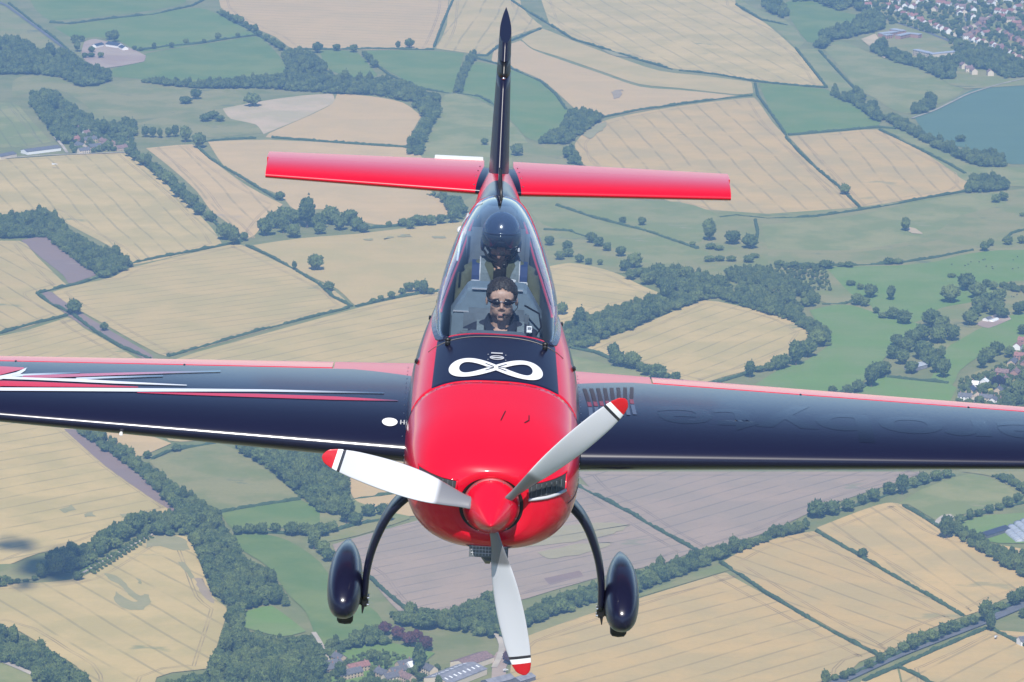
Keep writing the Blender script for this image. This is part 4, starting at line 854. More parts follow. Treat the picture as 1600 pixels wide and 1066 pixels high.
house(712, 1062, facing(672,1074,742,1046), 'big grey roofed barn with rooflights at the bottom', None, 50, 26, 5, 3.2, cream_wall, grey_roof, 'barn', 'barn', False, False)
house(738, 1040, facing(700,1050,765,1028), 'brown roofed barn behind the big grey barn', None, 34, 18, 5, 3, cream_wall, brown_tile, 'barn', 'barn', False, False)
house(778, 1070, facing(760,1074,800,1064), 'dark grey shed cut by the bottom edge beside the yard', None, 26, 12, 4, 2.4, slate, grey_roof, 'shed', 'shed', False, False)
house(818, 1066, facing(805,1070,830,1062), 'small grey roofed shed right of the sandy yard', None, 18, 10, 3.5, 2, slate, grey_roof, 'shed', 'shed', False, False)
p = at(712, 1062); big = next(o for o in COL.objects if o.get('label', '').startswith('big grey roofed barn'))
bm = bmesh.new()
for i in range(8):
    for s in (-1, 1): add_box(bm, (-21+6*i, s*6.5, 5+1.6+.30), (1.6, 3.4, .12), Matrix.Rotation(-s*math.atan2(3.2, 13), 3, 'X'))
bm_obj('rooflights', bm, tunnel_skin, next(c for c in big.children if c.name.startswith('roof')))

# ---------------------------------------------------------------- cows, car, a distant light aircraft
cow_m = plain('black_cowhide', (.03,.025,.025), .8)
bm = bmesh.new(); add_ball(bm, (0, 0, 1.05), (1.0, .38, .42), 10, 7); add_ball(bm, (1.15, 0, 1.3), (.34, .17, .2), 8, 5); add_tube(bm, [(.75, 0, 1.15), (1.1, 0, 1.3)], [.25, .15], 7)
for sx_ in (-.65, .62):
    for sy_ in (-.2, .2): add_tube(bm, [(sx_, sy_, .95), (sx_*.98, sy_, .5), (sx_, sy_, 0)], [.14, .08, .07], 6)
add_tube(bm, [(-.95, 0, 1.25), (-1.08, 0, .6)], [.05, .03], 5)
cow_me = bpy.data.meshes.new('cow'); bm.to_mesh(cow_me); bm.free(); cow_me.materials.append(cow_m)
COWS = [(1508,418),(1517,412),(1530,412),(1536,409),(1539,408),(1541,419),(1550,420),(1551,423),(1583,409),(1590,404),(1591,421),(1582,423),(1487,416),(1513,416),(1580,466),(1584,467),(1589,463)]
cpos = places(COWS)
for i, (x, y) in enumerate(COWS):
    p = at(x, y); o = bpy.data.objects.new('cow', cow_me); COL.objects.link(o); o.location = (p[0], p[1], GROUND+1.4); o.rotation_euler = (0, 0, random.uniform(0, 6.28))
    tag(o, 'dark cow grazing on the bright pasture at right, '+cpos[i], 'cow', 'cows on the bright pasture')
def car(px, py, ang, col, label):
    p = at(px, py); e = empty('car', (p[0], p[1], GROUND+2.3), (0, 0, ang)); m = plain('car_paint', col, .3, coat=1)
    bm = bmesh.new(); add_box(bm, (0, 0, .62), (4.3, 1.75, .62), bevel=.15); add_box(bm, (-.2, 0, 1.12), (2.3, 1.5, .55), bevel=.2); bm_obj('body', bm, m, e)
    for sx_ in (-1.35, 1.35):
        for sy_ in (-.85, .85): bm = bmesh.new(); add_cyl(bm, (sx_, sy_-.1, .33), (sx_, sy_+.1, .33), .33); bm_obj('wheel', bm, win_dark, e)
    bm = bmesh.new(); add_box(bm, (.98, 0, 1.1), (.06, 1.3, .36), Matrix.Rotation(-.5, 3, 'Y')); add_box(bm, (-.2, .76, 1.15), (1.7, .04, .3)); add_box(bm, (-.2, -.76, 1.15), (1.7, .04, .3)); bm_obj('windows', bm, win_dark, e)
    return tag(e, label, 'car')
car(1472, 1000, facing(1400,1026,1480,995), (.03,.03,.035), 'dark car driving on the main road at lower right')
car(1556, 1000, 1.1, (.7,.7,.7), 'white car parked by the house at the bottom right edge')
car(790, 1052, .3, (.75,.75,.72), 'white vehicle parked beside the sandy yard')
p = at(85, 264); wa = plain('white_airframe', (.82,.82,.82), .3)
e = empty('light_aircraft', (p[0], p[1], GROUND+6), (0, 0, .9))
bm = bmesh.new(); add_tube(bm, [(-3.6, 0, .3), (-2.5, 0, .2), (0, 0, 0), (1.8, 0, 0), (2.6, 0, 0)], [.12, .3, .62, .55, .15], 10); bm_obj('fuselage', bm, wa, e)
bm = bmesh.new(); add_box(bm, (.5, 0, .75), (1.5, 10.5, .2), bevel=.06); bm_obj('wing', bm, wa, e)
bm = bmesh.new(); add_box(bm, (-3.4, 0, .35), (.8, 3.4, .1)); bm_obj('tailplane', bm, wa, e)
bm = bmesh.new(); add_box(bm, (-3.4, 0, 1.0), (.9, .1, 1.4)); bm_obj('fin', bm, wa, e)
tag(e, 'tiny white light aircraft low over the tan field at left', 'aircraft')

build_woods(HOUSES)
wood('garden_trees', 'garden trees scattered between the town houses', [(1362,45),(1350,12),(1340,-12),(1640,-15),(1640,98),(1560,88),(1500,100),(1480,64),(1430,46),(1400,38)], 8.5, 1.45, avoid=HOUSES, cat='garden trees')
wood('garden_trees', 'garden trees between the hamlet houses', [(108,240),(112,205),(205,205),(215,236),(190,236),(150,240)], 8, 1.0, avoid=HOUSES, cat='garden trees')
wood('garden_trees', 'bushes between the houses of the right village', [(1490,640),(1500,590),(1545,580),(1640,520),(1640,660),(1500,660)], 7, 1.0, avoid=HOUSES, cat='garden trees')
wood('garden_trees', 'bushes and trees in the bottom village gardens', [(500,1066),(505,1040),(560,1022),(600,1015),(690,1040),(690,1090),(500,1090)], 7, 1.15, avoid=HOUSES, cat='garden trees')
wood('scrub', 'scattered scrub bushes on the rolling meadow', [(1140,415),(1290,415),(1300,455),(1200,460),(1130,440)], 5, 1.3, cat='scrub')
# orchard: rows of small trees
pts = []
for r_ in range(4):
    for k in range(16):
        t = k/15; pts.append((138+90*t+r_*3.2, 896-56*t-r_*2.2*(-1)-4))
g = [at(*q) for q in pts]; c0 = np.mean(g, axis=0)
me = bpy.data.meshes.new('orchard'); me.from_pydata([(q[0]-c0[0], q[1]-c0[1], 0) for q in g], [], []); a_ = me.attributes.new('size', 'FLOAT_VECTOR', 'POINT')
a_.data.foreach_set('vector', [v for _ in g for v in [random.uniform(2.6, 4.4)]*3])
o = link('orchard_trees', me, leaf, smooth=False); o.location = (c0[0], c0[1], GROUND+.3); md = o.modifiers.new('scatter', 'NODES'); md.node_group = SC
tag(o, 'rows of small dark trees in the strip above the triangular field', 'orchard', kind='stuff')

# two small clouds high behind the camera: their shade lies on the fields at lower left
cloud_m = plain('cloud_white', (.85,.85,.86), 1.0)
for (px, py), sz, lab in (((84, 890), 22, 'small white cloud drifting behind the camera above the lower left fields'), ((12, 852), 12, 'smaller white cloud beside the first one')):
    g = at(px, py); c = Vector((g[0], g[1], GROUND))+sd*(1500/sd.z); bm = bmesh.new()
    for k in range(16): add_ball(bm, (rng.normal()*sz*.75, rng.normal()*sz*1.5, rng.normal()*sz*.2), (sz*rng.uniform(.3, .7), sz*rng.uniform(.4, .9), sz*rng.uniform(.25, .5)), 12, 8)
    o = bm_obj('cloud', bm, cloud_m, None, True); o.location = c; tag(o, lab, 'cloud')
# ---------------------------------------------------------------- the air
hz = bpy.data.materials.new('haze_air'); hz.use_nodes = True; nt = hz.node_tree; nt.nodes.clear()
pv = nt.nodes.new('ShaderNodeVolumePrincipled'); om = nt.nodes.new('ShaderNodeOutputMaterial'); nt.links.new(pv.outputs[0], om.inputs['Volume'])
pv.inputs['Color'].default_value = (.31, .56, 1.0, 1); pv.inputs['Density'].default_value = 6.6e-5; pv.inputs['Anisotropy'].default_value = 0.0
pv.inputs['Density Attribute'].default_value = ''; pv.inputs['Temperature Attribute'].default_value = ''
bm = bmesh.new(); add_box(bm, (0, 0, (GROUND-1+9)/2), (80000, 80000, 9-(GROUND-1)))
hazeo = bm_obj('haze', bm, hz); tag(hazeo, 'thin blue summer haze over the fields', kind='stuff')
# ================================================================ THE AIRCRAFT  (x = its width, y = aft, z = up, spinner tip at the origin)
def paint(name, col, rough=.28, coat=.62, coat_rough=.175, spec=.2):
    m, nt, b = new_mat(name); setin(b, Base_Color=rgba(col), Roughness=rough, Coat_Weight=coat, Coat_Roughness=coat_rough, Specular_IOR_Level=spec)
    bp = nt.nodes.new('ShaderNodeBump'); bp.inputs['Strength'].default_value = .012; bp.inputs['Distance'].default_value = .01
    nt.links.new(noise_s(nt, 14, 2).k, bp.inputs['Height']); nt.links.new(bp.outputs[0], b.inputs['Normal'])
    return m, nt, b
RED, NAVY = (.62,.005,.026), (.008,.009,.028)
red_m = paint('red_paint', RED, .30, .7, .075)[0]
navy_m = paint('navy_paint', NAVY, .30)[0]
black_m = plain('satin_black', (.012,.012,.014), .4); rubber_m = plain('tyre_rubber', (.018,.018,.018), .8); steel_m = plain('steel', (.55,.55,.57), .3, metal=1.0)
white_m = plain('white_gloss', (.80,.80,.80), .25, coat=.5); grey_m = plain('dark_grey_trim', (.085,.095,.105), .55, var=.1); lgrey_m = plain('light_grey', (.45,.46,.48), .5)
pl = empty('aerobatic_plane', (0, 0, 0), AC_ROT)
tag(pl, 'red and navy two seat aerobatic aeroplane flying straight at the camera', 'aeroplane')

# ---- fuselage sections: y, half width, top, bottom, middle height, exponent
SEC = np.array([
 (.36,.225,.195,-.205,-.005,2.2),(.385,.300,.222,-.240,-.005,2.3),(.43,.358,.250,-.268,-.005,2.4),(.50,.408,.282,-.300,-.005,2.5),(.62,.455,.322,-.338,0,2.6),(.80,.486,.362,-.372,.0,2.7),
 (1.1,.503,.408,-.405,.0,2.8),(1.32,.508,.436,-.42,.01,2.85),(1.7,.510,.476,-.44,.02,2.95),(2.1,.503,.508,-.46,.04,3.0),(2.6,.470,.530,-.46,.05,3.0),
 (3.2,.405,.560,-.44,.08,2.8),(3.8,.320,.655,-.38,.13,2.5),(4.4,.252,.738,-.29,.18,2.4),(5.0,.196,.690,-.17,.22,2.4),(5.6,.152,.612,-.03,.26,2.4),(6.2,.105,.545,.10,.30,2.2),(6.75,.045,.50,.20,.34,2.0)])
_sf = catmull(SEC[:, 0], SEC[:, 1:])
def sec(y): return _sf(y)
def deck_z(x, y):
    hw, zt, zb, zm, n = sec(y); q = max(0.0, 1-(min(abs(x), hw)/hw)**n); return zm+(zt-zm)*q**(1/n)
def ring(y, N=72, grow=0.0):
    hw, zt, zb, zm, n = sec(y); out = []
    for i in range(N):
        t = 2*math.pi*i/N; c, s = math.sin(t), math.cos(t)
        h = (zt-zm) if s > 0 else (zm-zb); nn = n if s > 0 else min(n, 2.5)
        x = math.copysign(abs(c)**(2/nn), c)*(hw+grow); z = zm+math.copysign(abs(s)**(2/nn), s)*(h+grow)
        out.append((x, y, z))
    return out
def normal_out(o):
    bm = bmesh.new(); bm.from_mesh(o.data); bmesh.ops.recalc_face_normals(bm, faces=bm.faces); bm.to_mesh(o.data); bm.free()
# cowling, red, with a rolled front lip round the spinner
ys = list(np.concatenate([[.36,.366,.375,.388,.405,.43,.46,.50,.55,.62,.70], np.linspace(.8, 1.314, 14)]))
rings = [[(p[0]*.80, .372, p[2]*.80) for p in ring(.36)]] + [ring(y) for y in ys] + [[(p[0]*.985, 1.317, p[2]*.985) for p in ring(1.314)]]
V, Fc = loft(rings); cowl = mesh('cowling', V, Fc, red_m, pl); normal_out(cowl)
# dark inner face behind the spinner
V, Fc = loft([[(p[0]*.82, .374, p[2]*.82) for p in ring(.36)], [(p[0]*.1, .40, p[2]*.1) for p in ring(.36)]], cap1=True)
mesh('cowl_inner_face', V, Fc, black_m, cowl)
# fuselage: navy with red flanks and shoulders; the navy glare deck has rounded front corners
fm, nt, b = paint('fuselage_paint', NAVY, .30)
x, y, z = objxyz(nt); ax = x.abs()
dx = (ax-(y*(-.025)+.402))                                 # side edge of the navy deck
corner = ((ax-.33).mx(0.0).pw(2.0)+((y*(-1.0)+1.398).mx(0.0)).pw(2.0)).pw(.5)-.068
front = (dx.mx(corner-.0)).step(-.002, .002)               # 1 = red outside the deck
aft_of_glass = y.gt(2.06)
flank = (z-(y*.10+.10)).step(-.004, .004)                  # lower flanks navy
redA = front*flank*(y.lt(2.06))
side2 = (ax-.435+((y-2.06)*.10)).step(-.003, .003)*((z-(.30+0.0)).step(-.004,.004))
redB = ((z-(y*.055+.235)).step(-.003, .003))*((z-(y*.05+.405)).step(.003, -.003))*aft_of_glass
fac = redA.mx(redB)
nt.links.new(mix(nt, fac, NAVY, RED), b.inputs['Base Color'])
sill_x = catmull([2.06,2.10,2.16,2.3,2.6,3.0,3.4,3.8,4.15,4.36,4.44,4.46],[.318,.335,.345,.358,.368,.345,.308,.262,.212,.160,.085,.0])
ys = list(np.linspace(1.322, 2.0, 18))+list(np.linspace(2.03, 4.55, 100))+list(np.linspace(4.6, 6.75, 34))
rings = [[(p[0]*.985, 1.319, p[2]*.985) for p in ring(1.322, 144)]]+[ring(y_, 144) for y_ in ys]
V, Fc = loft(rings, cap1=True)
keep = []
for f in Fc:
    c_ = np.mean([V[i] for i in f], axis=0)
    if 2.09 < c_[1] < 4.43 and abs(c_[0]) < sill_x(c_[1])-.012 and c_[2] > .2: continue
    keep.append(f)
fus = mesh('fuselage', V, keep, fm, pl); 
normal_out(fus)
def cowl_y(x, z):                                        # where the cowl's front surface passes through (x, z)
    lo, hi = .36, 1.3
    for _ in range(40):
        m_ = (lo+hi)/2; hw, zt, zb, zm, n = sec(m_); h = (zt-zm) if z > zm else (zm-zb); nn = n if z > zm else min(n, 2.5)
        if (abs(x)/hw)**nn+(abs(z-zm)/h)**nn > 1: lo = m_
        else: hi = m_
    return (lo+hi)/2
mesh_dark = plain('intake_shade', (.035,.04,.045), .5); mesh_rad = plain('radiator_mesh', (.16,.175,.19), .5, metal=.3)
def patch(name, outline, mat, parent, off, n=10):
    # outline = four corners (x, z) -> conforming sheet on the cowl front, off metres proud
    a, b_, c_, d_ = [np.array(q) for q in outline]; V = []; Fc = []
    for i in range(n+1):
        for j in range(n+1):
            u, v = i/n, j/n; q = (a*(1-u)+b_*u)*(1-v)+(d_*(1-u)+c_*u)*v; V.append((q[0], cowl_y(q[0], q[1])-off, q[1]))
    for i in range(n):
        for j in range(n): k = i*(n+1)+j; Fc.append((k, k+1, k+n+2, k+n+1))
    return mesh(name, V, Fc, mat, parent)
for s in (-1, 1):
    o = patch('air_inlet', [(s*.195,.137),(s*.418,.150),(s*.414,.062),(s*.205,.045)], mesh_dark, cowl, .004)  # cowl is not cut: the shaded opening is painted as a dark sheet
    def edge(pts, r, name, m):
        bm = bmesh.new(); P = []
        for (x0, z0), (x1, z1) in zip(pts, pts[1:]):
            for k in range(6): t = k/6; xx, zz = x0+(x1-x0)*t, z0+(z1-z0)*t; P.append((xx, cowl_y(xx, zz)-.004, zz))
        P.append((pts[-1][0], cowl_y(*pts[-1])-.004, pts[-1][1])); add_tube(bm, P, r, 8); return bm_obj(name, bm, m, o, True)
    edge([(s*.195,.137),(s*.418,.150),(s*.414,.062)], .006, 'inlet_rim', red_m); edge([(s*.195,.137),(s*.205,.045)], .006, 'inlet_rim', red_m)
    edge([(s*.205,.045),(s*.414,.062)], .010, 'inlet_lip', lgrey_m)
    bm = bmesh.new()
    for k in range(7): xx = s*(.22+.028*k); add_box(bm, (xx, cowl_y(xx, .095)-.004, .095), (.006, .012, .075))
    bm_obj('inlet_vane', bm, grey_m, o)['kind'] = 'stuff'
# chin scoop with its grille, tapering to a keel below the cowl
rings = []
for t in np.linspace(0, 1, 8):
    yy = .44+t*1.0; w = .150*(1-.45*t); zt = -.16-.1*t; zb = -.355-.21*math.sin(min(1, t*1.3)*math.pi*.5)
    rings.append([(-w, yy, zt), (-w*.93, yy, zt-.10), (-w*.55, yy, (zt+2*zb)/3), (-.012, yy, zb), (.012, yy, zb), (w*.55, yy, (zt+2*zb)/3), (w*.93, yy, zt-.10), (w, yy, zt)])
V, Fc = loft(rings, cap0=True, cap1=True); sc_o = mesh('chin_scoop', V, Fc, grey_m, cowl, smooth=False)
bm = bmesh.new(); add_box(bm, (0, .432, -.255), (.22, .012, .15)); gr = bm_obj('grille', bm, mesh_rad, sc_o)
bm = bmesh.new()
for k in range(11): add_box(bm, (-.09+.018*k, .424, -.255), (.003, .006, .13))
for k in range(6): add_box(bm, (0, .423, -.305+.02*k), (.20, .005, .003))
bm_obj('grille_bar', bm, lgrey_m, gr)['kind'] = 'stuff'
# exhaust stubs low at the back of the cowl
for s in (-1, 1):
    bm = bmesh.new(); add_tube(bm, [(s*.16, 1.0, -.38), (s*.17, 1.15, -.45), (s*.17, 1.30, -.50)], .045, 12); bm_obj('exhaust_pipe', bm, steel_m, cowl, True)
for s in (-1, 1):                                            # split line and fasteners along the cowl's side
    seam = [(s*(sec(yy)[0]*.9985+.001), yy, -.03-.03*(yy-.6)) for yy in np.linspace(.55, 1.30, 16)]
    bm = bmesh.new(); add_tube(bm, seam, .0022, 5); bm_obj('cowl_seam', bm, black_m, cowl)
    bm = bmesh.new()
    for k in range(8): yy = .60+.095*k; add_ball(bm, (s*(sec(yy)[0]*.999+.001), yy, .0-.03*(yy-.6)), (.003, .005, .005), 6, 4)
    bm_obj('cowl_fastener', bm, steel_m, cowl)['kind'] = 'stuff'
# spinner and propeller (three blades, at rest)
prof = [(0, .0), (.004, .006), (.012, .014), (.05, .036), (.10, .063), (.16, .092), (.22, .117), (.28, .137), (.33, .149), (.352, .155), (.362, .156), (.364, .150)]
rings = [[(r*math.cos(a), y_, r*math.sin(a)) for a in np.linspace(0, 2*math.pi, 48, endpoint=False)] for y_, r in prof[1:]]
V, Fc = loft(rings, cap1=True); V.append((0, 0, 0)); n0 = len(V)-1; Fc += [(n0, (i+1) % 48, i) for i in range(48)]
spn = mesh('spinner', V, Fc, red_m, pl); normal_out(spn)
bm = bmesh.new(); add_cyl(bm, (0, .345, 0), (0, .372, 0), .160, .160, 48); bp_ = bm_obj('backplate', bm, plain('plate_metal', (.55,.12,.13), .3, metal=.6), spn, True)
bm = bmesh.new()
for k in range(12): a = k*math.pi/6+.1; add_ball(bm, (.1545*math.cos(a), .338, .1545*math.sin(a)), (.004, .004, .004), 6, 5)
bm_obj('spinner_screw', bm, steel_m, spn)['kind'] = 'stuff'
bm = bmesh.new(); add_cyl(bm, (0, .19, 0), (0, .345, 0), .085, .085, 24); prop = bm_obj('propeller', bm, steel_m, pl, True)
blm, nt, b = new_mat('blade_paint'); setin(b, Roughness=.3, Coat_Weight=.6, Coat_Roughness=.1)
x, y, z = objxyz(nt)
c = mix(nt, z.step(.30, .34), (.16,.165,.18), (.56,.57,.60)); c = mix(nt, z.gt(.872)*z.lt(.889), c, (.03,.03,.04)); c = mix(nt, z.gt(.889), c, (.82,.82,.82)); c = mix(nt, z.gt(.918), c, (.55,.01,.02))
nt.links.new(c, b.inputs['Base Color'])
cf = catmull([.10,.16,.26,.38,.55,.72,.86,.94,.975,.99],[.085,.095,.135,.172,.182,.165,.135,.100,.062,.018]); tf = catmull([.1,.2,.4,.7,.99],[.6,.32,.14,.09,.07])
rings = []
for r in list(np.linspace(.10, .93, 26))+[.945,.958,.968,.976,.982,.987,.99]:
    ch, th = cf(r), tf(r); tw = R(66-58*min(1, (r-.1)/.9)**.75); rg = []
    for k in range(20):
        a = 2*math.pi*k/20; u = .5*math.cos(a)*ch+.06*ch; w = .5*math.sin(a)*ch*th*(1.1+.35*math.cos(a))
        if w < 0: w *= .5
        # chord line turned by the pitch angle about the blade's long axis (z); w is thickness towards the front (-y)
        rg.append((u*math.cos(tw)+w*math.sin(tw), -(w*math.cos(tw)-u*math.sin(tw)), r))
    rings.append(rg)
V, Fc = loft(rings, cap0=True, cap1=True)
bl0 = None
for ang in (161, 41, 281):
    if bl0 is None: bl0 = mesh('blade', V, Fc, blm, prop); normal_out(bl0); o = bl0
    else: o = bl0.copy(); COL.objects.link(o); o.parent = prop
    o.location = (0, .26, 0); o.rotation_euler = (0, R(90-ang)-ROLL, 0)

# ---- markings on the deck: the white loop emblem, the small badge
def decal(name, quads, mat, parent, zf, off):
    V = []; Fc = []
    for q in quads:
        k = len(V); V += [(p[0], p[1], zf(p[0], p[1])+off) for p in q]; Fc.append(tuple(range(k, k+len(q))))
    o = mesh(name, V, Fc, mat, parent)
    for p_ in o.data.polygons:
        if p_.normal.z < 0: o.data.flip_normals(); break
    return o
N = 120; cl = []
for i in range(N):
    t = 2*math.pi*i/N; cl.append(np.array([.222*math.cos(t), 1.52-.1+.1+.112*math.sin(2*t)*(.92+.08*abs(math.cos(t)))]))
# fat lobes: push the loops outwards so that they are rounder than a plain figure of eight
cl = [np.array([p[0]*(1+.10*abs(p[0])/.222), p[1]]) for p in cl]
qs = []
def off_pt(i, w):
    d = cl[(i+1) % N]-cl[i-1]; d /= np.linalg.norm(d); n = np.array([-d[1], d[0]]); return cl[i % N]+n*w
for i in range(N):
    j = (i+1) % N; w = .030
    qs.append((off_pt(i, -w), off_pt(i, 0), off_pt(j, 0), off_pt(j, -w))); qs.append((off_pt(i, 0), off_pt(i, w), off_pt(j, w), off_pt(j, 0)))
inf_o = decal('loop_emblem', qs, white_m, fus, deck_z, .004)
def bar(x0, y0, x1, y1, w, n=8):
    d = np.array([x1-x0, y1-y0]); d /= np.linalg.norm(d); nn = np.array([-d[1], d[0]])*w/2; o = []
    for k in range(n):
        a = np.array([x0, y0])+(np.array([x1-x0, y1-y0]))*k/n; c_ = np.array([x0, y0])+(np.array([x1-x0, y1-y0]))*(k+1)/n; o.append((a-nn, a+nn, c_+nn, c_-nn))
    return o
qs = bar(-.062, 1.468, -.012, 1.512, .007)+bar(-.062, 1.572, -.012, 1.528, .007)+bar(.062, 1.468, .012, 1.512, .007)+bar(.062, 1.572, .012, 1.528, .007)+bar(-.012, 1.512, -.05, 1.52, .006)+bar(.012, 1.528, .05, 1.52, .006)
decal('emblem_line', qs, navy_m, fus, deck_z, .007)
ell = lambda cx, cy, a, b_, w, n=32: [((cx+a*math.cos(t0), cy+b_*math.sin(t0)), (cx+(a-w)*math.cos(t0), cy+(b_-w)*math.sin(t0)), (cx+(a-w)*math.cos(t1), cy+(b_-w)*math.sin(t1)), (cx+a*math.cos(t1), cy+b_*math.sin(t1))) for t0, t1 in [(2*math.pi*k/n, 2*math.pi*(k+1)/n) for k in range(n)]]
decal('badge', ell(.004, 1.675, .042, .034, .010)+bar(-.025, 1.675, .033, 1.675, .02)+bar(-.03, 1.745, .038, 1.745, .018)+bar(-.05, 1.72, -.046, 1.72, .012)+bar(.054, 1.72, .058, 1.72, .012)+bar(-.05, 1.64, -.046, 1.64, .01)+bar(.054, 1.64, .058, 1.64, .01), lgrey_m, fus, deck_z, .004)
bm = bmesh.new()
for k in range(9): xx = -.34+.085*k; add_ball(bm, (xx, 1.30, deck_z(xx, 1.30)), (.005, .005, .003), 6, 4)
bm_obj('cowl_screw', bm, steel_m, cowl)['kind'] = 'stuff'
decal('cowl_latch', bar(.035, .80, .06, .92, .006), black_m, cowl, deck_z, .003); decal('cowl_latch', bar(.17, .80, .195, .84, .008)+bar(.195, .84, .195, .9, .006), black_m, cowl, deck_z, .003)
for s in (-1, 1):
    bm = bmesh.new(); zz = deck_z(s*.288, 1.93); add_cyl(bm, (s*.288, 1.93, zz-.01), (s*.288, 1.93, zz+.035), .014, .017, 12); add_ball(bm, (s*.288, 1.927, zz+.036), (.019, .017, .013), 12, 8)
    bm_obj('deck_knob', bm, black_m, fus, True)
    bm = bmesh.new(); zz = .36; add_box(bm, (s*.468, 2.02, .33), (.022, .05, .022), bevel=.006); bm_obj('side_latch', bm, black_m, fus)
    for yy in (2.9, 3.35):
        bm = bmesh.new(); zz = deck_z(s*(sill_x(yy)+.05), yy); add_box(bm, (s*(sill_x(yy)+.052), yy, zz), (.014, .05, .020), bevel=.004); bm_obj('canopy_hinge', bm, black_m, fus)
# deck rim line in front of the windscreen
bm = bmesh.new(); add_tube(bm, [(xx, 2.02-.35*xx*xx, deck_z(xx, 2.02-.35*xx*xx)+.001) for xx in np.linspace(-.40, .40, 21)], .003, 6); bm_obj('deck_seam', bm, black_m, fus)

# ---- canopy: frame, rail and one bubble
def sillpt(y, s, dx=0.0): xx = max(0.0, sill_x(y)+dx); return (s*xx, y, deck_z(xx, y))
YS = [2.06,2.065,2.075,2.09,2.12,2.18,2.28]+list(np.linspace(2.4, 4.3, 30))+[4.36,4.40,4.43,4.45,4.458]
outer = [sillpt(y_, 1, 0) for y_ in YS]+[sillpt(y_, -1, 0) for y_ in YS[::-1]]
fr_m = paint('canopy_frame_paint', (.016,.018,.04), .2)[0]
rg = []
L = len(outer)
for i in range(L):
    p = np.array(outer[i]); a = np.array(outer[i-1]); c_ = np.array(outer[(i+1) % L]); d = c_-a; n = np.array([d[1], -d[0], 0]); n /= np.linalg.norm(n)+1e-9
    if n @ (p-np.array([0, 3.1, 0])) < 0: n = -n
    zz = lambda q: deck_z(q[0], q[1])
    o1 = p+n*.024; i1 = p-n*.020
    rg.append([(o1[0], o1[1], zz(o1)-.004), (o1[0], o1[1], zz(o1)+.008), (i1[0], i1[1], p[2]+.016), (i1[0], i1[1], p[2]-.03)])
rg.append(rg[0]); V, Fc = loft(rg, True); frm = mesh('canopy_frame', V, Fc, fr_m, pl, smooth=False); normal_out(frm)
bm = bmesh.new()
for s in (-1, 1):
    add_tube(bm, [(s*(sill_x(y_)-.026), y_, deck_z(sill_x(y_), y_)+.014) for y_ in np.linspace(2.7, 4.3, 26)], .009, 6)
bm_obj('red_rail', bm, red_m, frm, True)
top = catmull([2.06,2.15,2.3,2.5,2.75,3.0,3.3,3.6,3.9,4.15,4.35,4.46],[.508,.585,.680,.768,.838,.880,.906,.905,.878,.830,.775,.738])
gm_, nt, b = new_mat('canopy_glass'); nt.nodes.remove(b); out = nt.nodes['Material Output']
tr = nt.nodes.new('ShaderNodeBsdfTransparent'); tr.inputs[0].default_value = (.86,.91,.96,1); gl = nt.nodes.new('ShaderNodeBsdfGlossy'); gl.inputs['Roughness'].default_value = .03; gl.inputs[0].default_value = (.95,.97,1,1)
fz = nt.nodes.new('ShaderNodeLayerWeight'); fz.inputs[0].default_value = .5; mxs = nt.nodes.new('ShaderNodeMixShader')
nt.links.new((S(nt, fz.outputs['Facing']).pw(4.2)*.83+.17).k, mxs.inputs[0]); nt.links.new(tr.outputs[0], mxs.inputs[1]); nt.links.new(gl.outputs[0], mxs.inputs[2]); nt.links.new(mxs.outputs[0], out.inputs[0])
rings = []
for y_ in YS:
    hw = max(.0005, sill_x(y_)); zs = deck_z(sill_x(y_), y_)+.006; zt = max(top(y_), zs+.002); rg = []
    for k in range(41):
        a = math.pi*k/40; c_, s_ = math.cos(a), math.sin(a)
        bul = 1+.05*math.sin(2*min(a, math.pi-a))*(1 if 2.3 < y_ < 4.2 else .3)
        rg.append((hw*math.copysign(abs(c_)**.86, c_)*bul, y_, zs+(zt-zs)*s_**.95))
    rings.append(rg)
V, Fc = loft(rings, closed=False); can = mesh('canopy', V, Fc, gm_, pl); normal_out(can)
patch_m, nt, b = new_mat('pale_translucent'); setin(b, Base_Color=(.75,.82,.88,1), Roughness=.4, Alpha=.55)  # pale translucent quads laid just above the glass
def glass_patch(y0, a0, dy, da, sk):
    V = []
    for u in (0, 1):
        for v in (0, 1):
            y_ = y0+dy*u+sk*v; a = math.pi*(a0+da*v); hw = sill_x(y_); zs = deck_z(hw, y_)+.006; zt = top(y_); c_, s_ = math.cos(a), math.sin(a); bul = 1.012+.05*math.sin(2*min(a, math.pi-a))
            V.append((hw*math.copysign(abs(c_)**.86, c_)*bul, y_, zs+(zt-zs)*s_**.95+.006))
    mesh('canopy_patch', V, [(0, 1, 3, 2)], patch_m, can)
glass_patch(2.62, .88, .10, .06, .02); glass_patch(3.62, .72, .10, .05, -.04); glass_patch(3.75, .62, .08, .045, .03)
bm = bmesh.new(); add_tube(bm, [(.004, 3.82, top(3.82)-.005), (.0, 3.90, top(3.82)+.06), (-.004, 4.02, top(3.82)+.14)], [.010, .009, .005], 8); bm_obj('antenna', bm, black_m, can, True)
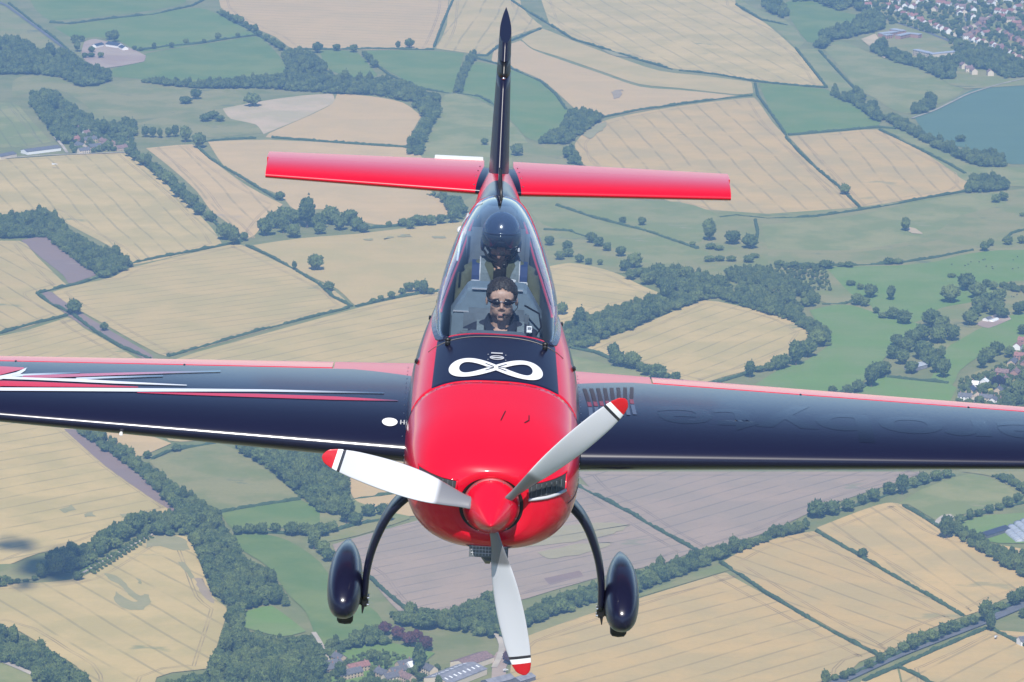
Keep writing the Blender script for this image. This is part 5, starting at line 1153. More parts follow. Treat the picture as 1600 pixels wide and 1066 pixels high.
# ---- cockpit inside
tub_m = plain('cockpit_grey', (.11,.135,.155), .7, var=.1)
rings = []
for y_ in np.linspace(2.12, 4.42, 24):
    hw = max(.03, sill_x(y_)-.022); zs = deck_z(hw, y_)-.012; zf = -.30
    rings.append([(-hw, y_, zs), (-hw*.98, y_, zs-.2), (-hw*.9, y_, zf+.1), (-hw*.7, y_, zf), (hw*.7, y_, zf), (hw*.9, y_, zf+.1), (hw*.98, y_, zs-.2), (hw, y_, zs)])
V, Fc = loft(rings, closed=False, cap0=True, cap1=True); tub = mesh('cockpit_tub', V, Fc, tub_m, pl, smooth=False)
hump_m = plain('glareshield_grey', (.17,.225,.265), .6, var=.06)
def hump(y0, y1, w, zt, zlow, name, m, slope=.10):
    prof = [(-w, zlow), (-w*.98, zt-.17), (-w*.64, zt-.012), (-w*.56, zt), (w*.56, zt), (w*.64, zt-.012), (w*.98, zt-.17), (w, zlow)]
    rg = []
    for yy, k in ((y0, 0), (y0+.025, 1), (y1-.03, 1), (y1, .6)):
        rg.append([(p[0]*(.97 if k == 0 else 1), yy-(.10 if 2 > 3 else 0)-(slope*(zt-p[1]) if yy < y0+.03 else 0), p[1]-(.012 if k == 0 else 0)-(.03 if k == .6 else 0)) for p in prof])
    V, Fc = loft(rg, False, True, True); return mesh(name, V, Fc, m, pl, smooth=False)
hump(2.93, 3.13, .285, .548, -.1, 'rear_instrument_cover', hump_m)
bm = bmesh.new(); add_box(bm, (-.185, 2.915, .40), (.16, .012, .006)); add_box(bm, (.0, 2.92, .546), (.31, .012, .006)); bm_obj('cover_trim', bm, lgrey_m, pl)
hump(2.13, 2.30, .27, .47, .0, 'front_instrument_panel', tub_m)
for yy, zt in ((2.74, .42), (3.78, .66)):
    bm = bmesh.new(); add_box(bm, (0, yy+.06, zt-.35), (.40, .08, .75), Matrix.Rotation(-.18, 3, 'X'), bevel=.03); bm_obj('seat', bm, tub_m, pl, True)
bm = bmesh.new(); add_tube(bm, [(.17, 2.86, .47), (.26, 2.80, .44), (.275, 2.72, .38), (.24, 2.66, .33), (.15, 2.62, .34)], .006, 6); bm_obj('headset_cable', bm, black_m, pl, True)
bm = bmesh.new(); add_tube(bm, [(-.20, 3.75, .80), (-.235, 3.55, .72), (-.255, 3.35, .60)], .008, 6); bm_obj('canopy_stay', bm, white_m, can, True)

# ---- wings
def naca(t, xc): return 5*t*(.2969*math.sqrt(max(0, xc))-.1260*xc-.3516*xc**2+.2843*xc**3-.1036*xc**4)
def WZ(ax): return -.112+(ax-.5)*.027
def wing_le(ax): return 1.60+(ax-.5)*.050
def wing_te(ax): return 3.47-(ax-.5)*.200
def wing_t(ax): return .155-.03*(ax/4)
def wing_z(x, y):
    ax = abs(x); le, te = wing_le(ax), wing_te(ax); xc = min(1, max(0, (y-le)/(te-le))); return WZ(ax)+naca(wing_t(ax), xc)*(te-le)
XC = [0.0, .0008, .003, .007, .013, .021, .032, .046, .064, .086, .115, .15, .19, .24, .30, .36, .43, .50, .57, .64, .70, .76, .80, .825]
HINGE = .835
def wing_ring(s, ax, xcs):
    le, te = wing_le(ax), wing_te(ax); c_ = te-le; t = wing_t(ax)
    up_ = [(s*ax, le+x*c_, WZ(ax)+naca(t, x)*c_) for x in xcs]; lo = [(s*ax, le+x*c_, WZ(ax)-naca(t, x)*c_) for x in xcs[1:]]
    return up_[::-1]+lo
def wing_paint(name, side):
    m, nt, b = paint(name, NAVY, .30); x, y, z = objxyz(nt); ax = x.abs()
    edge = ((ax*(-1.0)+.98).mx(0.0)).pw(1.6)*(-.62)+3.085
    inner = (y-edge).step(-.004, .004)*(ax.lt(1.30))
    lead = (ax*(-.118)+3.168)                              # thin red sliver in front of the aileron
    sl = (y-lead).step(-.004, .004)*ax.lt(1.75)
    fac = inner.mx(sl)
    nt.links.new(mix(nt, fac, NAVY, RED), b.inputs['Base Color']); return m
wm_l, wm_r = wing_paint('wing_paint_stripes', -1), wing_paint('wing_paint_plain', 1)
WTIP = 3.98
_RP = np.array(AC)
def wing_xy(px, py):
    d = _RP.T @ ray(px, py); c0 = _RP.T @ CAM; z0 = 0.0
    for _ in range(12): t = (z0-c0[2])/d[2]; p = c0+d*t; z0 = wing_z(p[0], p[1])
    return p[0], p[1]
wings = {}
for s in (-1, 1):
    full = sorted(set(XC[:13]+[round(.17+.02*k, 3) for k in range(33)]+[.825]))+[.87,.91,.95,.98,1.0]
    cut = [min(x_, HINGE-.01) for x_ in full]
    rA = [wing_ring(s, a, full) for a in np.linspace(.42, .985, 12)]+[wing_ring(s, a, cut) for a in [.9853]+list(np.linspace(1.05, WTIP, 40))]
    V, Fc = loft(rA, True, True, True)
    w_ = mesh('wing', V, Fc, wm_l if s < 0 else wm_r, pl); normal_out(w_); wings[s] = w_
    md = w_.modifiers.new('edge', 'EDGE_SPLIT'); md.split_angle = R(50)
    w_['label'] = 'navy wing with red and white stripes' if s < 0 else 'plain navy wing with faint dark lettering'
    # aileron: own nose radius, hinge gap in front, a touch raised
    rings = []
    for a in np.linspace(.995, WTIP-.01, 30):
        le, te = wing_le(a), wing_te(a); c_ = te-le; t = wing_t(a); h0 = naca(t, HINGE)*c_; rg = []
        xs = [HINGE+.006+.0*k for k in range(1)]+list(np.linspace(HINGE+.012, 1, 8))
        upp = [(s*a, le+x*c_, WZ(a)+min(naca(t, x)*c_, h0*.97 if x < HINGE+.008 else 9)) for x in xs]; lo = [(s*a, le+x*c_, WZ(a)-naca(t, x)*c_) for x in xs]
        nose = [(s*a, le+(HINGE-.006)*c_, WZ(a)-h0*.5), (s*a, le+(HINGE-.012)*c_, WZ(a)), (s*a, le+(HINGE-.004)*c_, WZ(a)+h0*.72)]
        rings.append(upp[::-1]+nose[::-1]+lo)
    V, Fc = loft(rings, True, True, True); ail = mesh('aileron', V, Fc, red_m, w_); normal_out(ail); ail.modifiers.new('edge', 'EDGE_SPLIT').split_angle = R(50)
    for a in (1.9, 2.92):
        bm = bmesh.new(); yy = wing_le(a)+HINGE*(wing_te(a)-wing_le(a)); add_box(bm, (s*a, yy-.01, wing_z(a, yy)+.0), (.014, .03, .010), bevel=.003); bm_obj('aileron_hinge', bm, black_m, w_)
    # filler cap with its little placard, rivets along the root
    cx, cy = wing_xy(609, 660) if s < 0 else wing_xy(928, 677)
    decal('fuel_cap', [[(cx+.046*math.cos(t), cy+.052*math.sin(t)) for t in np.linspace(0, 2*math.pi, 28, endpoint=False)]], white_m, w_, wing_z, .004)
    decal('cap_placard', bar(cx-s*.065, cy-.025, cx-s*.065, cy+.03, .006)+bar(cx-s*.085, cy-.025, cx-s*.085, cy+.03, .006)+bar(cx-s*.06, cy, cx-s*.09, cy, .006), lgrey_m, w_, wing_z, .004)
    bm = bmesh.new()
    for k in range(12): yy = 1.68+.14*k; add_ball(bm, (s*.527, yy, wing_z(.527, yy)), (.005, .005, .003), 6, 4)
    bm_obj('root_screw', bm, steel_m, w_)['kind'] = 'stuff'
bm = bmesh.new(); yy = wing_le(2.18); add_box(bm, (-2.18, yy-.004, WZ(2.18)-.035), (.018, .03, .02), bevel=.004); bm_obj('stall_vane', bm, white_m, wings[-1])
bm = bmesh.new(); add_ball(bm, (2.42, 2.20, WZ(2.42)-.125), (.06, .10, .04), 14, 8); bm_obj('inspection_bump', bm, black_m, wings[1], True)
# stripes on the left wing: laid out on the upper surface
def fade_mat(name, col, x_full, x_gone):
    m, nt, b = new_mat(name); setin(b, Roughness=.2, Coat_Weight=1, Coat_Roughness=.04); x, y, z = objxyz(nt)
    nt.links.new(mix(nt, x.step(x_full, x_gone), col, NAVY), b.inputs['Base Color']); return m
def stripe(top_, bot, mat, off=.003, n=40, ny=3):
    # top_ / bot: (px, py) polylines from left to right
    def samp(L, n):
        P = [np.array(wing_xy(*q)) for q in L]; xs = [p[0] for p in P]
        return xs, [p[1] for p in P]
    xt, yt = samp(top_, n); xb, yb = samp(bot, n); x0 = max(xt[0], xb[0]); x1 = min(xt[-1], xb[-1]); V = []; Fc = []
    for i in range(n+1):
        xx = x0+(x1-x0)*i/n; a, b_ = np.interp(xx, xt, yt), np.interp(xx, xb, yb)
        for j in range(ny+1): yy = a+(b_-a)*j/ny; V.append((xx, yy, wing_z(xx, yy)+off))
    for i in range(n):
        for j in range(ny): k = i*(ny+1)+j; Fc.append((k, k+1, k+ny+2, k+ny+1))
    o = mesh('stripe', V, Fc, mat, wings[-1]); normal_out(o)
    if o.data.polygons[0].normal.z < 0: o.data.flip_normals()
    return o
wx = lambda px_, py_: wing_xy(px_, py_)[0]
stripe([(-260,574),(0,573),(38,575)], [(-260,640),(-120,612),(0,587),(38,577)], red_m)
w1 = fade_mat('stripe_white_a', (.80,.82,.85), wx(30,586), wx(125,583)); stripe([(-250,632),(0,588),(24,583),(42,575)], [(-250,655),(0,594),(26,589),(46,576)], white_m); stripe([(18,586),(125,582)], [(18,590),(125,584)], w1, .0035)
r1 = fade_mat('stripe_red_fade', RED, wx(180,586), wx(345,581)); stripe([(34,588),(90,586),(345,580)], [(34,592),(90,591),(345,582)], r1, .004)
stripe([(-250,650),(0,589),(60,591.5),(125,593),(180,596.5),(292,602.5)], [(-250,675),(0,593),(60,595),(125,598),(180,600.5),(292,603.6)], white_m, .0045)
w2 = fade_mat('stripe_white_b', (.72,.77,.83), wx(135,591), wx(255,588)); stripe([(118,591),(255,587)], [(118,594),(255,589.5)], w2, .0038)
stripe([(-250,640),(0,595.5),(60,597.5),(125,600.5),(216,605)], [(-250,655),(0,604),(60,605),(125,605.5),(216,606.2)], red_m, .003)
w3 = fade_mat('stripe_white_c', (.80,.82,.84), wx(420,612), wx(600,615)); stripe([(-250,600),(0,606.5),(220,607.5),(420,609.5),(600,614)], [(-250,606),(0,611.5),(220,613),(420,613),(600,616)], w3, .004)
r2 = fade_mat('stripe_red_low', RED, wx(560,624), wx(640,627)); stripe([(214,613.5),(300,614.5),(400,616),(520,620),(622,626)], [(214,614.5),(300,618),(400,621.5),(520,625.5),(622,627.5)], r2, .003)
# walkway bars at the right wing root
bar_a = paint('walkway_grip', (.030,.016,.022), .5, .35, .3)[0]; bar_b = paint('walkway_print', (.075,.095,.15), .4)[0]; bar_c = paint('walkway_red', (.20,.008,.016), .4)[0]
for k in range(8):
    p0 = np.array(wing_xy(913+10.6*k, 608-.3*k)); p1 = np.array(wing_xy(922+9.4*k, 636-.6*k)); p2 = np.array(wing_xy(924+9.7*k, 654-.8*k)); pm = np.array(wing_xy(920+9.5*k, 629-.6*k))
    for a, c_, m in ((p0, pm, bar_a), (pm, p1, bar_c), (p1+np.array([0, -.015]), p2, bar_b)):
        decal('walkway_bar', bar(a[0], a[1], c_[0], c_[1], .024), m, wings[1], wing_z, .003)
# lettering on the right wing, dark on navy, read from the tip side
cu = bpy.data.curves.new('lettering', 'FONT'); cu.body = 'aerobyte'; cu.size = 1.0; cu.resolution_u = 4; cu.offset = .018
to = bpy.data.objects.new('lettering', cu); COL.objects.link(to); dg = bpy.context.evaluated_depsgraph_get(); tm = bpy.data.meshes.new_from_object(to.evaluated_get(dg)); bpy.data.objects.remove(to)
bm = bmesh.new(); bm.from_mesh(tm)
for _ in range(5): bmesh.ops.subdivide_edges(bm, edges=[e for e in bm.edges if e.calc_length() > .06], cuts=1); bmesh.ops.triangulate(bm, faces=bm.faces)
xs = [v.co.x for v in bm.verts]; x0, x1 = min(xs), max(xs)
XR0, XR1 = .985, 3.70                                            # from the root end to the tip end of the word
L0 = [wing_xy(1065, 637), wing_xy(1065, 665), wing_xy(1405, 652), wing_xy(1405, 680)]
for v in bm.verts:
    u = (v.co.x-x0)/(x1-x0); X_ = XR1-(XR1-XR0)*u; k_ = (X_-L0[0][0])/(L0[2][0]-L0[0][0])   # upside down as the camera sees it
    ya, yf = L0[0][1]+(L0[2][1]-L0[0][1])*k_, L0[1][1]+(L0[3][1]-L0[1][1])*k_; Y_ = ya+(yf-ya)*v.co.y/.52
    v.co = Vector((X_, Y_, wing_z(X_, Y_)+.0009))
bmesh.ops.remove_doubles(bm, verts=bm.verts, dist=.0004); bmesh.ops.dissolve_degenerate(bm, edges=bm.edges, dist=.0003)
for f in bm.faces:
    f.normal_update()
    if f.normal.z < 0: f.normal_flip()
let_m = paint('tone_lettering', (.005,.006,.019), .30, .80)[0]
lo_ = bm_obj('lettering', bm, let_m, wings[1], True)
# ---- tail
def blade_surface(name, s, x0, x1, le, te, zc, t, mat, parent, lo=0.0, hi=1.0, nx=16):
    rings = []
    for a in np.linspace(x0, x1, nx):
        L_, T_ = le(a), te(a); c_ = T_-L_; xcs = [q for q in XC+[.86,.9,.95,1.0] if lo-1e-6 <= q <= hi+1e-6]
        if lo > 0: xcs = [lo]+xcs
        if hi < 1: xcs = xcs+[hi]
        up_ = [(s*a, L_+x*c_, zc(a)+naca(t, x)*c_) for x in xcs]; lw = [(s*a, L_+x*c_, zc(a)-naca(t, x)*c_) for x in (xcs if lo > 0 else xcs[1:])]
        rings.append(up_[::-1]+lw)
    V, Fc = loft(rings, True, True, True); o = mesh(name, V, Fc, mat, parent); normal_out(o); o.modifiers.new('edge', 'EDGE_SPLIT').split_angle = R(40); return o
tm_, nt, b = paint('tail_paint', RED, .30); x, y, z = objxyz(nt); ax = x.abs()
nt.links.new(mix(nt, (ax-(y*(-.095)+.690)).step(.002, -.002), RED, NAVY), b.inputs['Base Color'])
tle = lambda a: 5.62+(a-.1)*.11; tte = lambda a: 6.52-(a-.1)*.03; tz = lambda a: .475
for s in (-1, 1):
    st = blade_surface('tailplane', s, .05, 1.575, tle, tte, tz, .115, tm_, pl, 0, .572)
    el = blade_surface('elevator', s, .10, 1.585, tle, tte, tz, .115, tm_, st, .5745, 1.0)
    rings = []
    bm = bmesh.new()
    for k in range(4): yy = 5.68+.17*k; xx = .165-.012*k; add_ball(bm, (s*xx, yy, .475+naca(.115, (yy-5.62)/.9)*.9), (.007, .007, .004), 8, 5)
    bm_obj('fairing_screw', bm, steel_m, st)['kind'] = 'stuff'
    if s < 0:
        bm = bmesh.new(); add_box(bm, (-.275, 6.545, .478), (.335, .075, .012), bevel=.003); bm_obj('trim_tab', bm, white_m, el)
def vsurf(name, zs, le, te, th, mat, parent, lo=0.0, hi=1.0):
    rings = []
    for z_ in zs:
        L_, T_ = le(z_), te(z_); c_ = T_-L_; t = th(z_)/c_; xcs = [q for q in XC+[.86,.9,.95,1.0] if lo-1e-6 <= q <= hi+1e-6]
        if lo > 0: xcs = [lo]+xcs
        if hi < 1: xcs = xcs+[hi]
        a = [(naca(t, x)*c_, L_+x*c_, z_) for x in xcs]; b_ = [(-naca(t, x)*c_, L_+x*c_, z_) for x in (xcs if lo > 0 else xcs[1:])]
        rings.append(a[::-1]+b_)
    V, Fc = loft(rings, True, True, True); o = mesh(name, V, Fc, mat, parent); normal_out(o); return o
fle = lambda z_: 5.52+(z_-.5)*.62; fte = lambda z_: 6.92-(z_-.5)*.16
fth = lambda z_: .138-.062*(z_-.5)
fin_m = paint('fin_paint', NAVY, .40, .30, .25, .2)[0]
fin = vsurf('fin', np.linspace(.46, 1.185, 12), fle, fte, fth, fin_m, pl, 0, .56)
ftip = vsurf('fin_tip_band', np.linspace(1.19, 1.285, 4), fle, fte, lambda z_: fth(z_)*.97, plain('gloss_black', (.006,.006,.008), .35), pl, 0, .56)
rud = vsurf('rudder', np.linspace(.42, 1.285, 10), fle, fte, fth, fin_m, pl, .575, 1.0)
# rudder horn above the fin, its cap cut on a slant
rings = []
for k, z_ in enumerate(np.linspace(1.29, 1.56, 14)):
    L_, T_ = fle(z_)-.0, fte(z_); c_ = T_-L_; t = fth(z_)/c_; xcs = XC+[.86,.9,.95,1.0]
    a = [(naca(t, x)*c_, L_+x*c_) for x in xcs]; b_ = [(-naca(t, x)*c_, L_+x*c_) for x in xcs[1:]]
    rings.append([(p[0], p[1], min(z_, 1.405+.16*(p[1]-fle(1.4)))) for p in a[::-1]+b_])
V, Fc = loft(rings, True, True, True); horn = mesh('rudder_horn', V, Fc, fin_m, rud); normal_out(horn); horn.data.polygons.foreach_set('use_smooth', [True]*(len(Fc)-1)+[False])
md = horn.modifiers.new('edge', 'EDGE_SPLIT'); md.split_angle = R(35)
bm = bmesh.new(); add_ball(bm, (.0, fle(1.19)-.004, 1.19), (.012, .012, .010), 8, 6); bm_obj('nav_light', bm, steel_m, fin, True)
# spine wire: a thin aerial blade in front of the fin
bm = bmesh.new(); add_tube(bm, [(0, 4.75, sec(4.75)[1]-.01), (0, 5.2, sec(5.2)[1]+.02), (0, 5.56, .66)], [.012, .010, .006], 6); bm_obj('dorsal_ridge', bm, black_m, fus, True)
bm = bmesh.new(); add_ball(bm, (-.235, 4.25, .56), (.03, .05, .028), 14, 8); add_box(bm, (-.22, 4.26, .53), (.02, .04, .06)); bm_obj('camera_pod', bm, white_m, fus, True)

# ---- undercarriage
for s in (-1, 1):
    P = catmull([0, .25, .5, .75, 1], np.array([(.44,1.98,-.44),(.575,2.02,-.60),(.660,2.07,-.80),(.705,2.11,-1.00),(.716,2.14,-1.20)]))
    rings = []
    for t in np.linspace(0, 1, 22):
        p = P(t); d = P(min(1, t+.02))-P(max(0, t-.02)); d /= np.linalg.norm(d); ch = .20-.10*t; th = .060-.020*t
        n = np.array([-d[2], 0, d[0]]); n /= np.linalg.norm(n); e_ = np.array([0, 1, 0])-d*d[1]; e_ /= np.linalg.norm(e_)
        rings.append([tuple((p+n*th*.5*math.copysign(abs(math.cos(a))**.6, math.cos(a))+e_*ch*.5*math.copysign(abs(math.sin(a))**.8, math.sin(a)))*np.array([s, 1, 1])) for a in np.linspace(0, 2*math.pi, 16, endpoint=False)])
    V, Fc = loft(rings, True, True, True); leg = mesh('gear_leg', V, Fc, navy_m, pl); normal_out(leg)
    bm = bmesh.new(); add_box(bm, (s*.716, 2.14, -1.225), (.045, .075, .07), bevel=.008); add_cyl(bm, (s*.70, 2.14, -1.235), (s*.80, 2.14, -1.235), .022, .022, 12); blk = bm_obj('axle_block', bm, black_m, leg)
    bm = bmesh.new()
    for dy in (-.025, .025):
        for dz in (-.022, .022): add_cyl(bm, (s*.688, 2.14+dy, -1.225+dz), (s*.70, 2.14+dy, -1.225+dz), .008, .008, 8)
    bm_obj('bolt', bm, steel_m, blk)['kind'] = 'stuff'
    bm = bmesh.new(); add_tube(bm, [(s*.722, 2.12, -1.25), (s*.726, 2.10, -1.30)], [.012, .003], 6); bm_obj('towing_pin', bm, black_m, blk)
    # wheel pant: teardrop, nose forward and low, long tapering tail
    px_ = s*.838; hw = catmull([0,.01,.04,.10,.2,.34,.5,.68,.84,.95,1],[.004,.030,.058,.082,.100,.106,.101,.078,.045,.018,.003]); hz = catmull([0,.01,.04,.10,.2,.34,.5,.68,.84,.95,1],[.004,.034,.068,.105,.138,.152,.146,.114,.066,.026,.004])
    rings = []
    for t in [0,.004,.01,.02,.04,.065,.10,.14,.2,.27,.34,.42,.5,.59,.68,.76,.84,.90,.95,.98,1.0]:
        yy = 1.80+.98*t; zc = -1.175+.115*t; w, h = hw(t), hz(t)
        rings.append([(px_+w*math.copysign(abs(math.cos(a))**.82, math.cos(a)), yy, zc+h*math.copysign(abs(math.sin(a))**.9, math.sin(a))) for a in np.linspace(0, 2*math.pi, 32, endpoint=False)])
    V, Fc = loft(rings, True, True, True); pant = mesh('wheel_pant', V, Fc, navy_m, pl); normal_out(pant)
    bm = bmesh.new(); prof = [(.06,-.035),(.150,-.048),(.166,-.036),(.171,0),(.166,.036),(.150,.048),(.06,.035)]
    cx, cy, cz = s*.828, 2.12, -1.20
    V = []; 
    for k in range(40):
        a = 2*math.pi*k/40; V.append([(cx+w, cy+(r-(.004 if k % 2 else 0))*math.cos(a), cz+(r-(.004 if k % 2 else 0))*math.sin(a)) for r, w in prof])
    V2, Fc = loft(V+[V[0]], True); bm.free(); ty = mesh('tyre', V2, Fc, rubber_m, pant, smooth=False); normal_out(ty)
    bm = bmesh.new(); add_cyl(bm, (cx-.03, cy, cz), (cx+.03, cy, cz), .07, .07, 20); bm_obj('wheel_hub', bm, steel_m, ty)
# white swallow of sky under the wings: pale underside trim line of each wing is left to the paint
# ================================================================ THE TWO PEOPLE ON BOARD
skin_m, nt, b = new_mat('skin'); setin(b, Roughness=.5, Subsurface_Weight=.08, Subsurface_Radius=(.012,.005,.003), Subsurface_Scale=.05)
nt.links.new(mix(nt, noise_s(nt, 90, 3).step(.3, .7), (.47,.28,.195), (.55,.34,.24)), b.inputs['Base Color'])
skin2_m = plain('bearded_skin', (.36,.20,.14), .55, var=.25, vscale=60)  # darker, blotched skin of the bearded rear pilot
hair_m = plain('dark_hair', (.034,.028,.025), .55, var=.75, vscale=110)
navyc_m = plain('navy_cloth', (.016,.02,.034), .85, var=.2, vscale=40); olive_m = plain('olive_flight_suit', (.085,.095,.058), .85, var=.15, vscale=25)
web_m = plain('grey_webbing', (.15,.185,.195), .8, var=.12, vscale=60); blue_web = plain('blue_webbing', (.02,.045,.13), .75); lens_m = plain('dark_lens', (.012,.009,.012), .22)
visor_m = plain('visor', (.010,.014,.028), .05, coat=1); helm_m = plain('helmet_shell', (.022,.035,.075), .22, coat=.8); foam_m = plain('black_foam', (.012,.012,.013), .9)
lip_m = plain('lips', (.40,.19,.16), .5)
def fuse(name, build, mat, voxel, smooth=6, parent=None):
    bm = bmesh.new(); build(bm); me = bpy.data.meshes.new(name); bm.to_mesh(me); bm.free()
    o = bpy.data.objects.new(name, me); COL.objects.link(o)
    r = o.modifiers.new('r', 'REMESH'); r.mode = 'VOXEL'; r.voxel_size = voxel
    s = o.modifiers.new('s', 'SMOOTH'); s.factor = .5; s.iterations = smooth
    dg = bpy.context.evaluated_depsgraph_get(); m2 = bpy.data.meshes.new_from_object(o.evaluated_get(dg))
    bpy.data.objects.remove(o); m2.name = name; m2.materials.clear(); return link(name, m2, mat, parent)
def ribbon(name, pts, side, w, th, mat, parent):
    pts = [Vector(p) for p in pts]; sd_ = Vector(side).normalized(); rings = []
    for k, p in enumerate(pts):
        d = (pts[min(k+1, len(pts)-1)]-pts[max(k-1, 0)]).normalized(); s_ = (sd_-d*sd_.dot(d)).normalized(); n = d.cross(s_).normalized()
        rings.append([p+s_*w/2+n*th/2, p-s_*w/2+n*th/2, p-s_*w/2-n*th/2, p+s_*w/2-n*th/2])
    V, Fc = loft([[tuple(q) for q in r] for r in rings], True, True, True); o = mesh(name, V, Fc, mat, parent, smooth=False); normal_out(o); return o
def person(hc, label, helmet):
    H = Vector(hc); HX = 1.0 if helmet else 1.13
    q = lambda x, y, z: H+Vector((x*(HX if z > -.13 else 1), y, z))
    def head(bm):
        add_ball(bm, q(0,.018,.034), (.076*HX,.098,.084), 24, 16); add_ball(bm, q(0,-.030,-.045), (.062*HX,.062,.062), 20, 14); add_ball(bm, q(0,-.072,-.098), (.027,.020,.019), 14, 10)
        add_ball(bm, q(0,-.042,-.045), (.054*HX,.046,.056), 20, 14)
        add_ball(bm, q(0,-.055,.035), (.064*HX,.038,.05), 18, 12)
        for s in (-1, 1):
            add_ball(bm, q(s*.036,-.060,-.024), (.027,.024,.026), 12, 8); add_ball(bm, q(s*.030,-.083,.027), (.028,.010,.008), 12, 8, Matrix.Rotation(s*.12, 3, 'Y'))
            add_ball(bm, q(s*.079,.012,-.010), (.010,.022,.032), 10, 8); add_ball(bm, q(s*.0125,-.096,-.034), (.009,.010,.008), 8, 6); add_ball(bm, q(s*.044,-.02,-.075), (.022,.035,.026), 10, 8)
            add_ball(bm, q(s*.031,-.080,.006), (.015,.012,.012), 10, 8)
        add_tube(bm, [q(0,-.084,.020), q(0,-.097,-.008), q(0,-.107,-.030)], [.009,.011,.013], 10)
        add_ball(bm, q(0,-.086,-.064), (.025,.012,.0055), 12, 6); add_ball(bm, q(0,-.084,-.078), (.021,.012,.0065), 12, 6); add_ball(bm, q(0,-.076,-.055), (.030,.018,.014), 12, 8)
        add_tube(bm, [q(0,.02,-.05), q(0,.03,-.12), q(0,.035,-.20)], [.058,.060,.068], 16)
        add_ball(bm, q(0,.01,-.215), (.10,.07,.05), 16, 10)
    def limbs(bm, g):
        add_ball(bm, q(0,.04,-.36), (.165+g,.105+g,.20), 20, 14); add_ball(bm, q(0,.05,-.60), (.155+g,.11+g,.17), 20, 14)
        for s in (-1, 1):
            add_tube(bm, [q(s*.05,.04,-.185), q(s*.13,.045,-.215), q(s*.195,.04,-.255)], [.05+g,.055+g,.06+g], 12)
            add_tube(bm, [q(s*.195,.04,-.255), q(s*.235,-.02,-.39), q(s*.235,-.08,-.50)], [.062+g,.052+g,.044+g], 12); add_tube(bm, [q(s*.235,-.08,-.50), q(s*.17,-.20,-.53), q(s*.09,-.30,-.52)], [.044+g,.038+g,.027+g], 12)
            add_tube(bm, [q(s*.08,.03,-.70), q(s*.12,-.20,-.66), q(s*.13,-.42,-.62)], [.085+g,.075+g,.058+g], 12); add_tube(bm, [q(s*.13,-.42,-.62), q(s*.12,-.52,-.80)], [.055+g,.045+g], 12)
    def body(bm):
        head(bm); limbs(bm, -.010)
        for s in (-1, 1):                                        # hands closed round the stick and throttle
            c = q(s*.07,-.345,-.515); add_ball(bm, c, (.036,.042,.018), 12, 8)
            for k in range(4):
                z0 = -.50-.018*k; L_ = (.9, 1.0, .95, .75)[k]
                add_tube(bm, [q(s*.085,-.375,z0), q(s*.062,-.405*1,z0-.004), q(s*.035,-.395,z0-.006), q(s*.030,-.365,z0-.004)][:4], [.0095*L_+.001,.009,.0085,.007], 7)
            add_tube(bm, [q(s*.055,-.33,-.495), q(s*.035,-.355,-.475), q(s*.022,-.380,-.470)], [.011,.010,.008], 7)
    o = fuse('person', body, skin_m if not helmet else skin2_m, .0045, 13); o.rotation_euler = AC_ROT; tag(o, label, 'person')
    suit = fuse('flight_jacket' if not helmet else 'flight_suit', lambda bm: (limbs(bm, .008), add_ball(bm, q(0,.045,-.20), (.115,.085,.060), 16, 10), add_tube(bm, [q(-.10,.04,-.19), q(0,.075,-.175), q(.10,.04,-.19)], .045, 10)), navyc_m if not helmet else olive_m, .008, 4, o)
    for s in (-1, 1):                                            # open collar
        V = []; P = [(.008,-.100,-.235),(.034,-.082,-.180),(.066,-.03,-.122),(.070,.040,-.100),(.0,.094,-.090)]
        rings = []
        for x, y, z in P: rings.append([q(s*x, y, z), q(s*(x+.030), y-.006, z-.040), q(s*(x+.026), y+.010, z-.048), q(s*x, y+.012, z-.008)])
        V, Fc = loft([[tuple(v) for v in r] for r in rings], True, True, True); c = mesh('collar', V, Fc, navyc_m if not helmet else olive_m, suit, smooth=False); normal_out(c)
    return o, q, suit
# ---- front seat: dark haired man in sunglasses
o, q, suit = person((.026, 2.60, .572), 'dark haired man in sunglasses and navy jacket sitting in the front cockpit', False)
bm = bmesh.new(); add_ball(bm, (0, 0, 0), (1, 1, 1), 72, 44)
for v in list(bm.verts):
    d = v.co.copy(); n_ = noise.noise(d*5)*.05+noise.noise(Vector((d.x*22, d.y*9, d.z*22)))*.045
    k = 1.0+.05*max(0, d.z)+n_; v.co = q(0,.020,.036)+Vector((d.x*.095*k, d.y*.105*k, d.z*.094*k))
loc = lambda v: v.co-q(0,0,0)
kill = []
for f in bm.faces:
    c = f.calc_center_median()-q(0,0,0); fr = -c.y
    jag = .010*noise.noise(c*70)+.012*noise.noise(Vector((c.x*170, 3, c.y*60)))
    line = .078+.010*math.cos(c.x*55)+jag if fr > .045 else (-.002+jag if fr > -.012 else (-.045+jag))
    if fr > .03 and abs(c.x) > .060: line = .045+jag
    if c.z < line: kill.append(f)
bmesh.ops.delete(bm, geom=kill, context='FACES')
hr = bm_obj('hair', bm, hair_m, o, True); sm = hr.modifiers.new('t', 'SOLIDIFY'); sm.thickness = .006; sm.offset = -1
bm = bmesh.new()                                                 # combed tufts over the forehead and crown
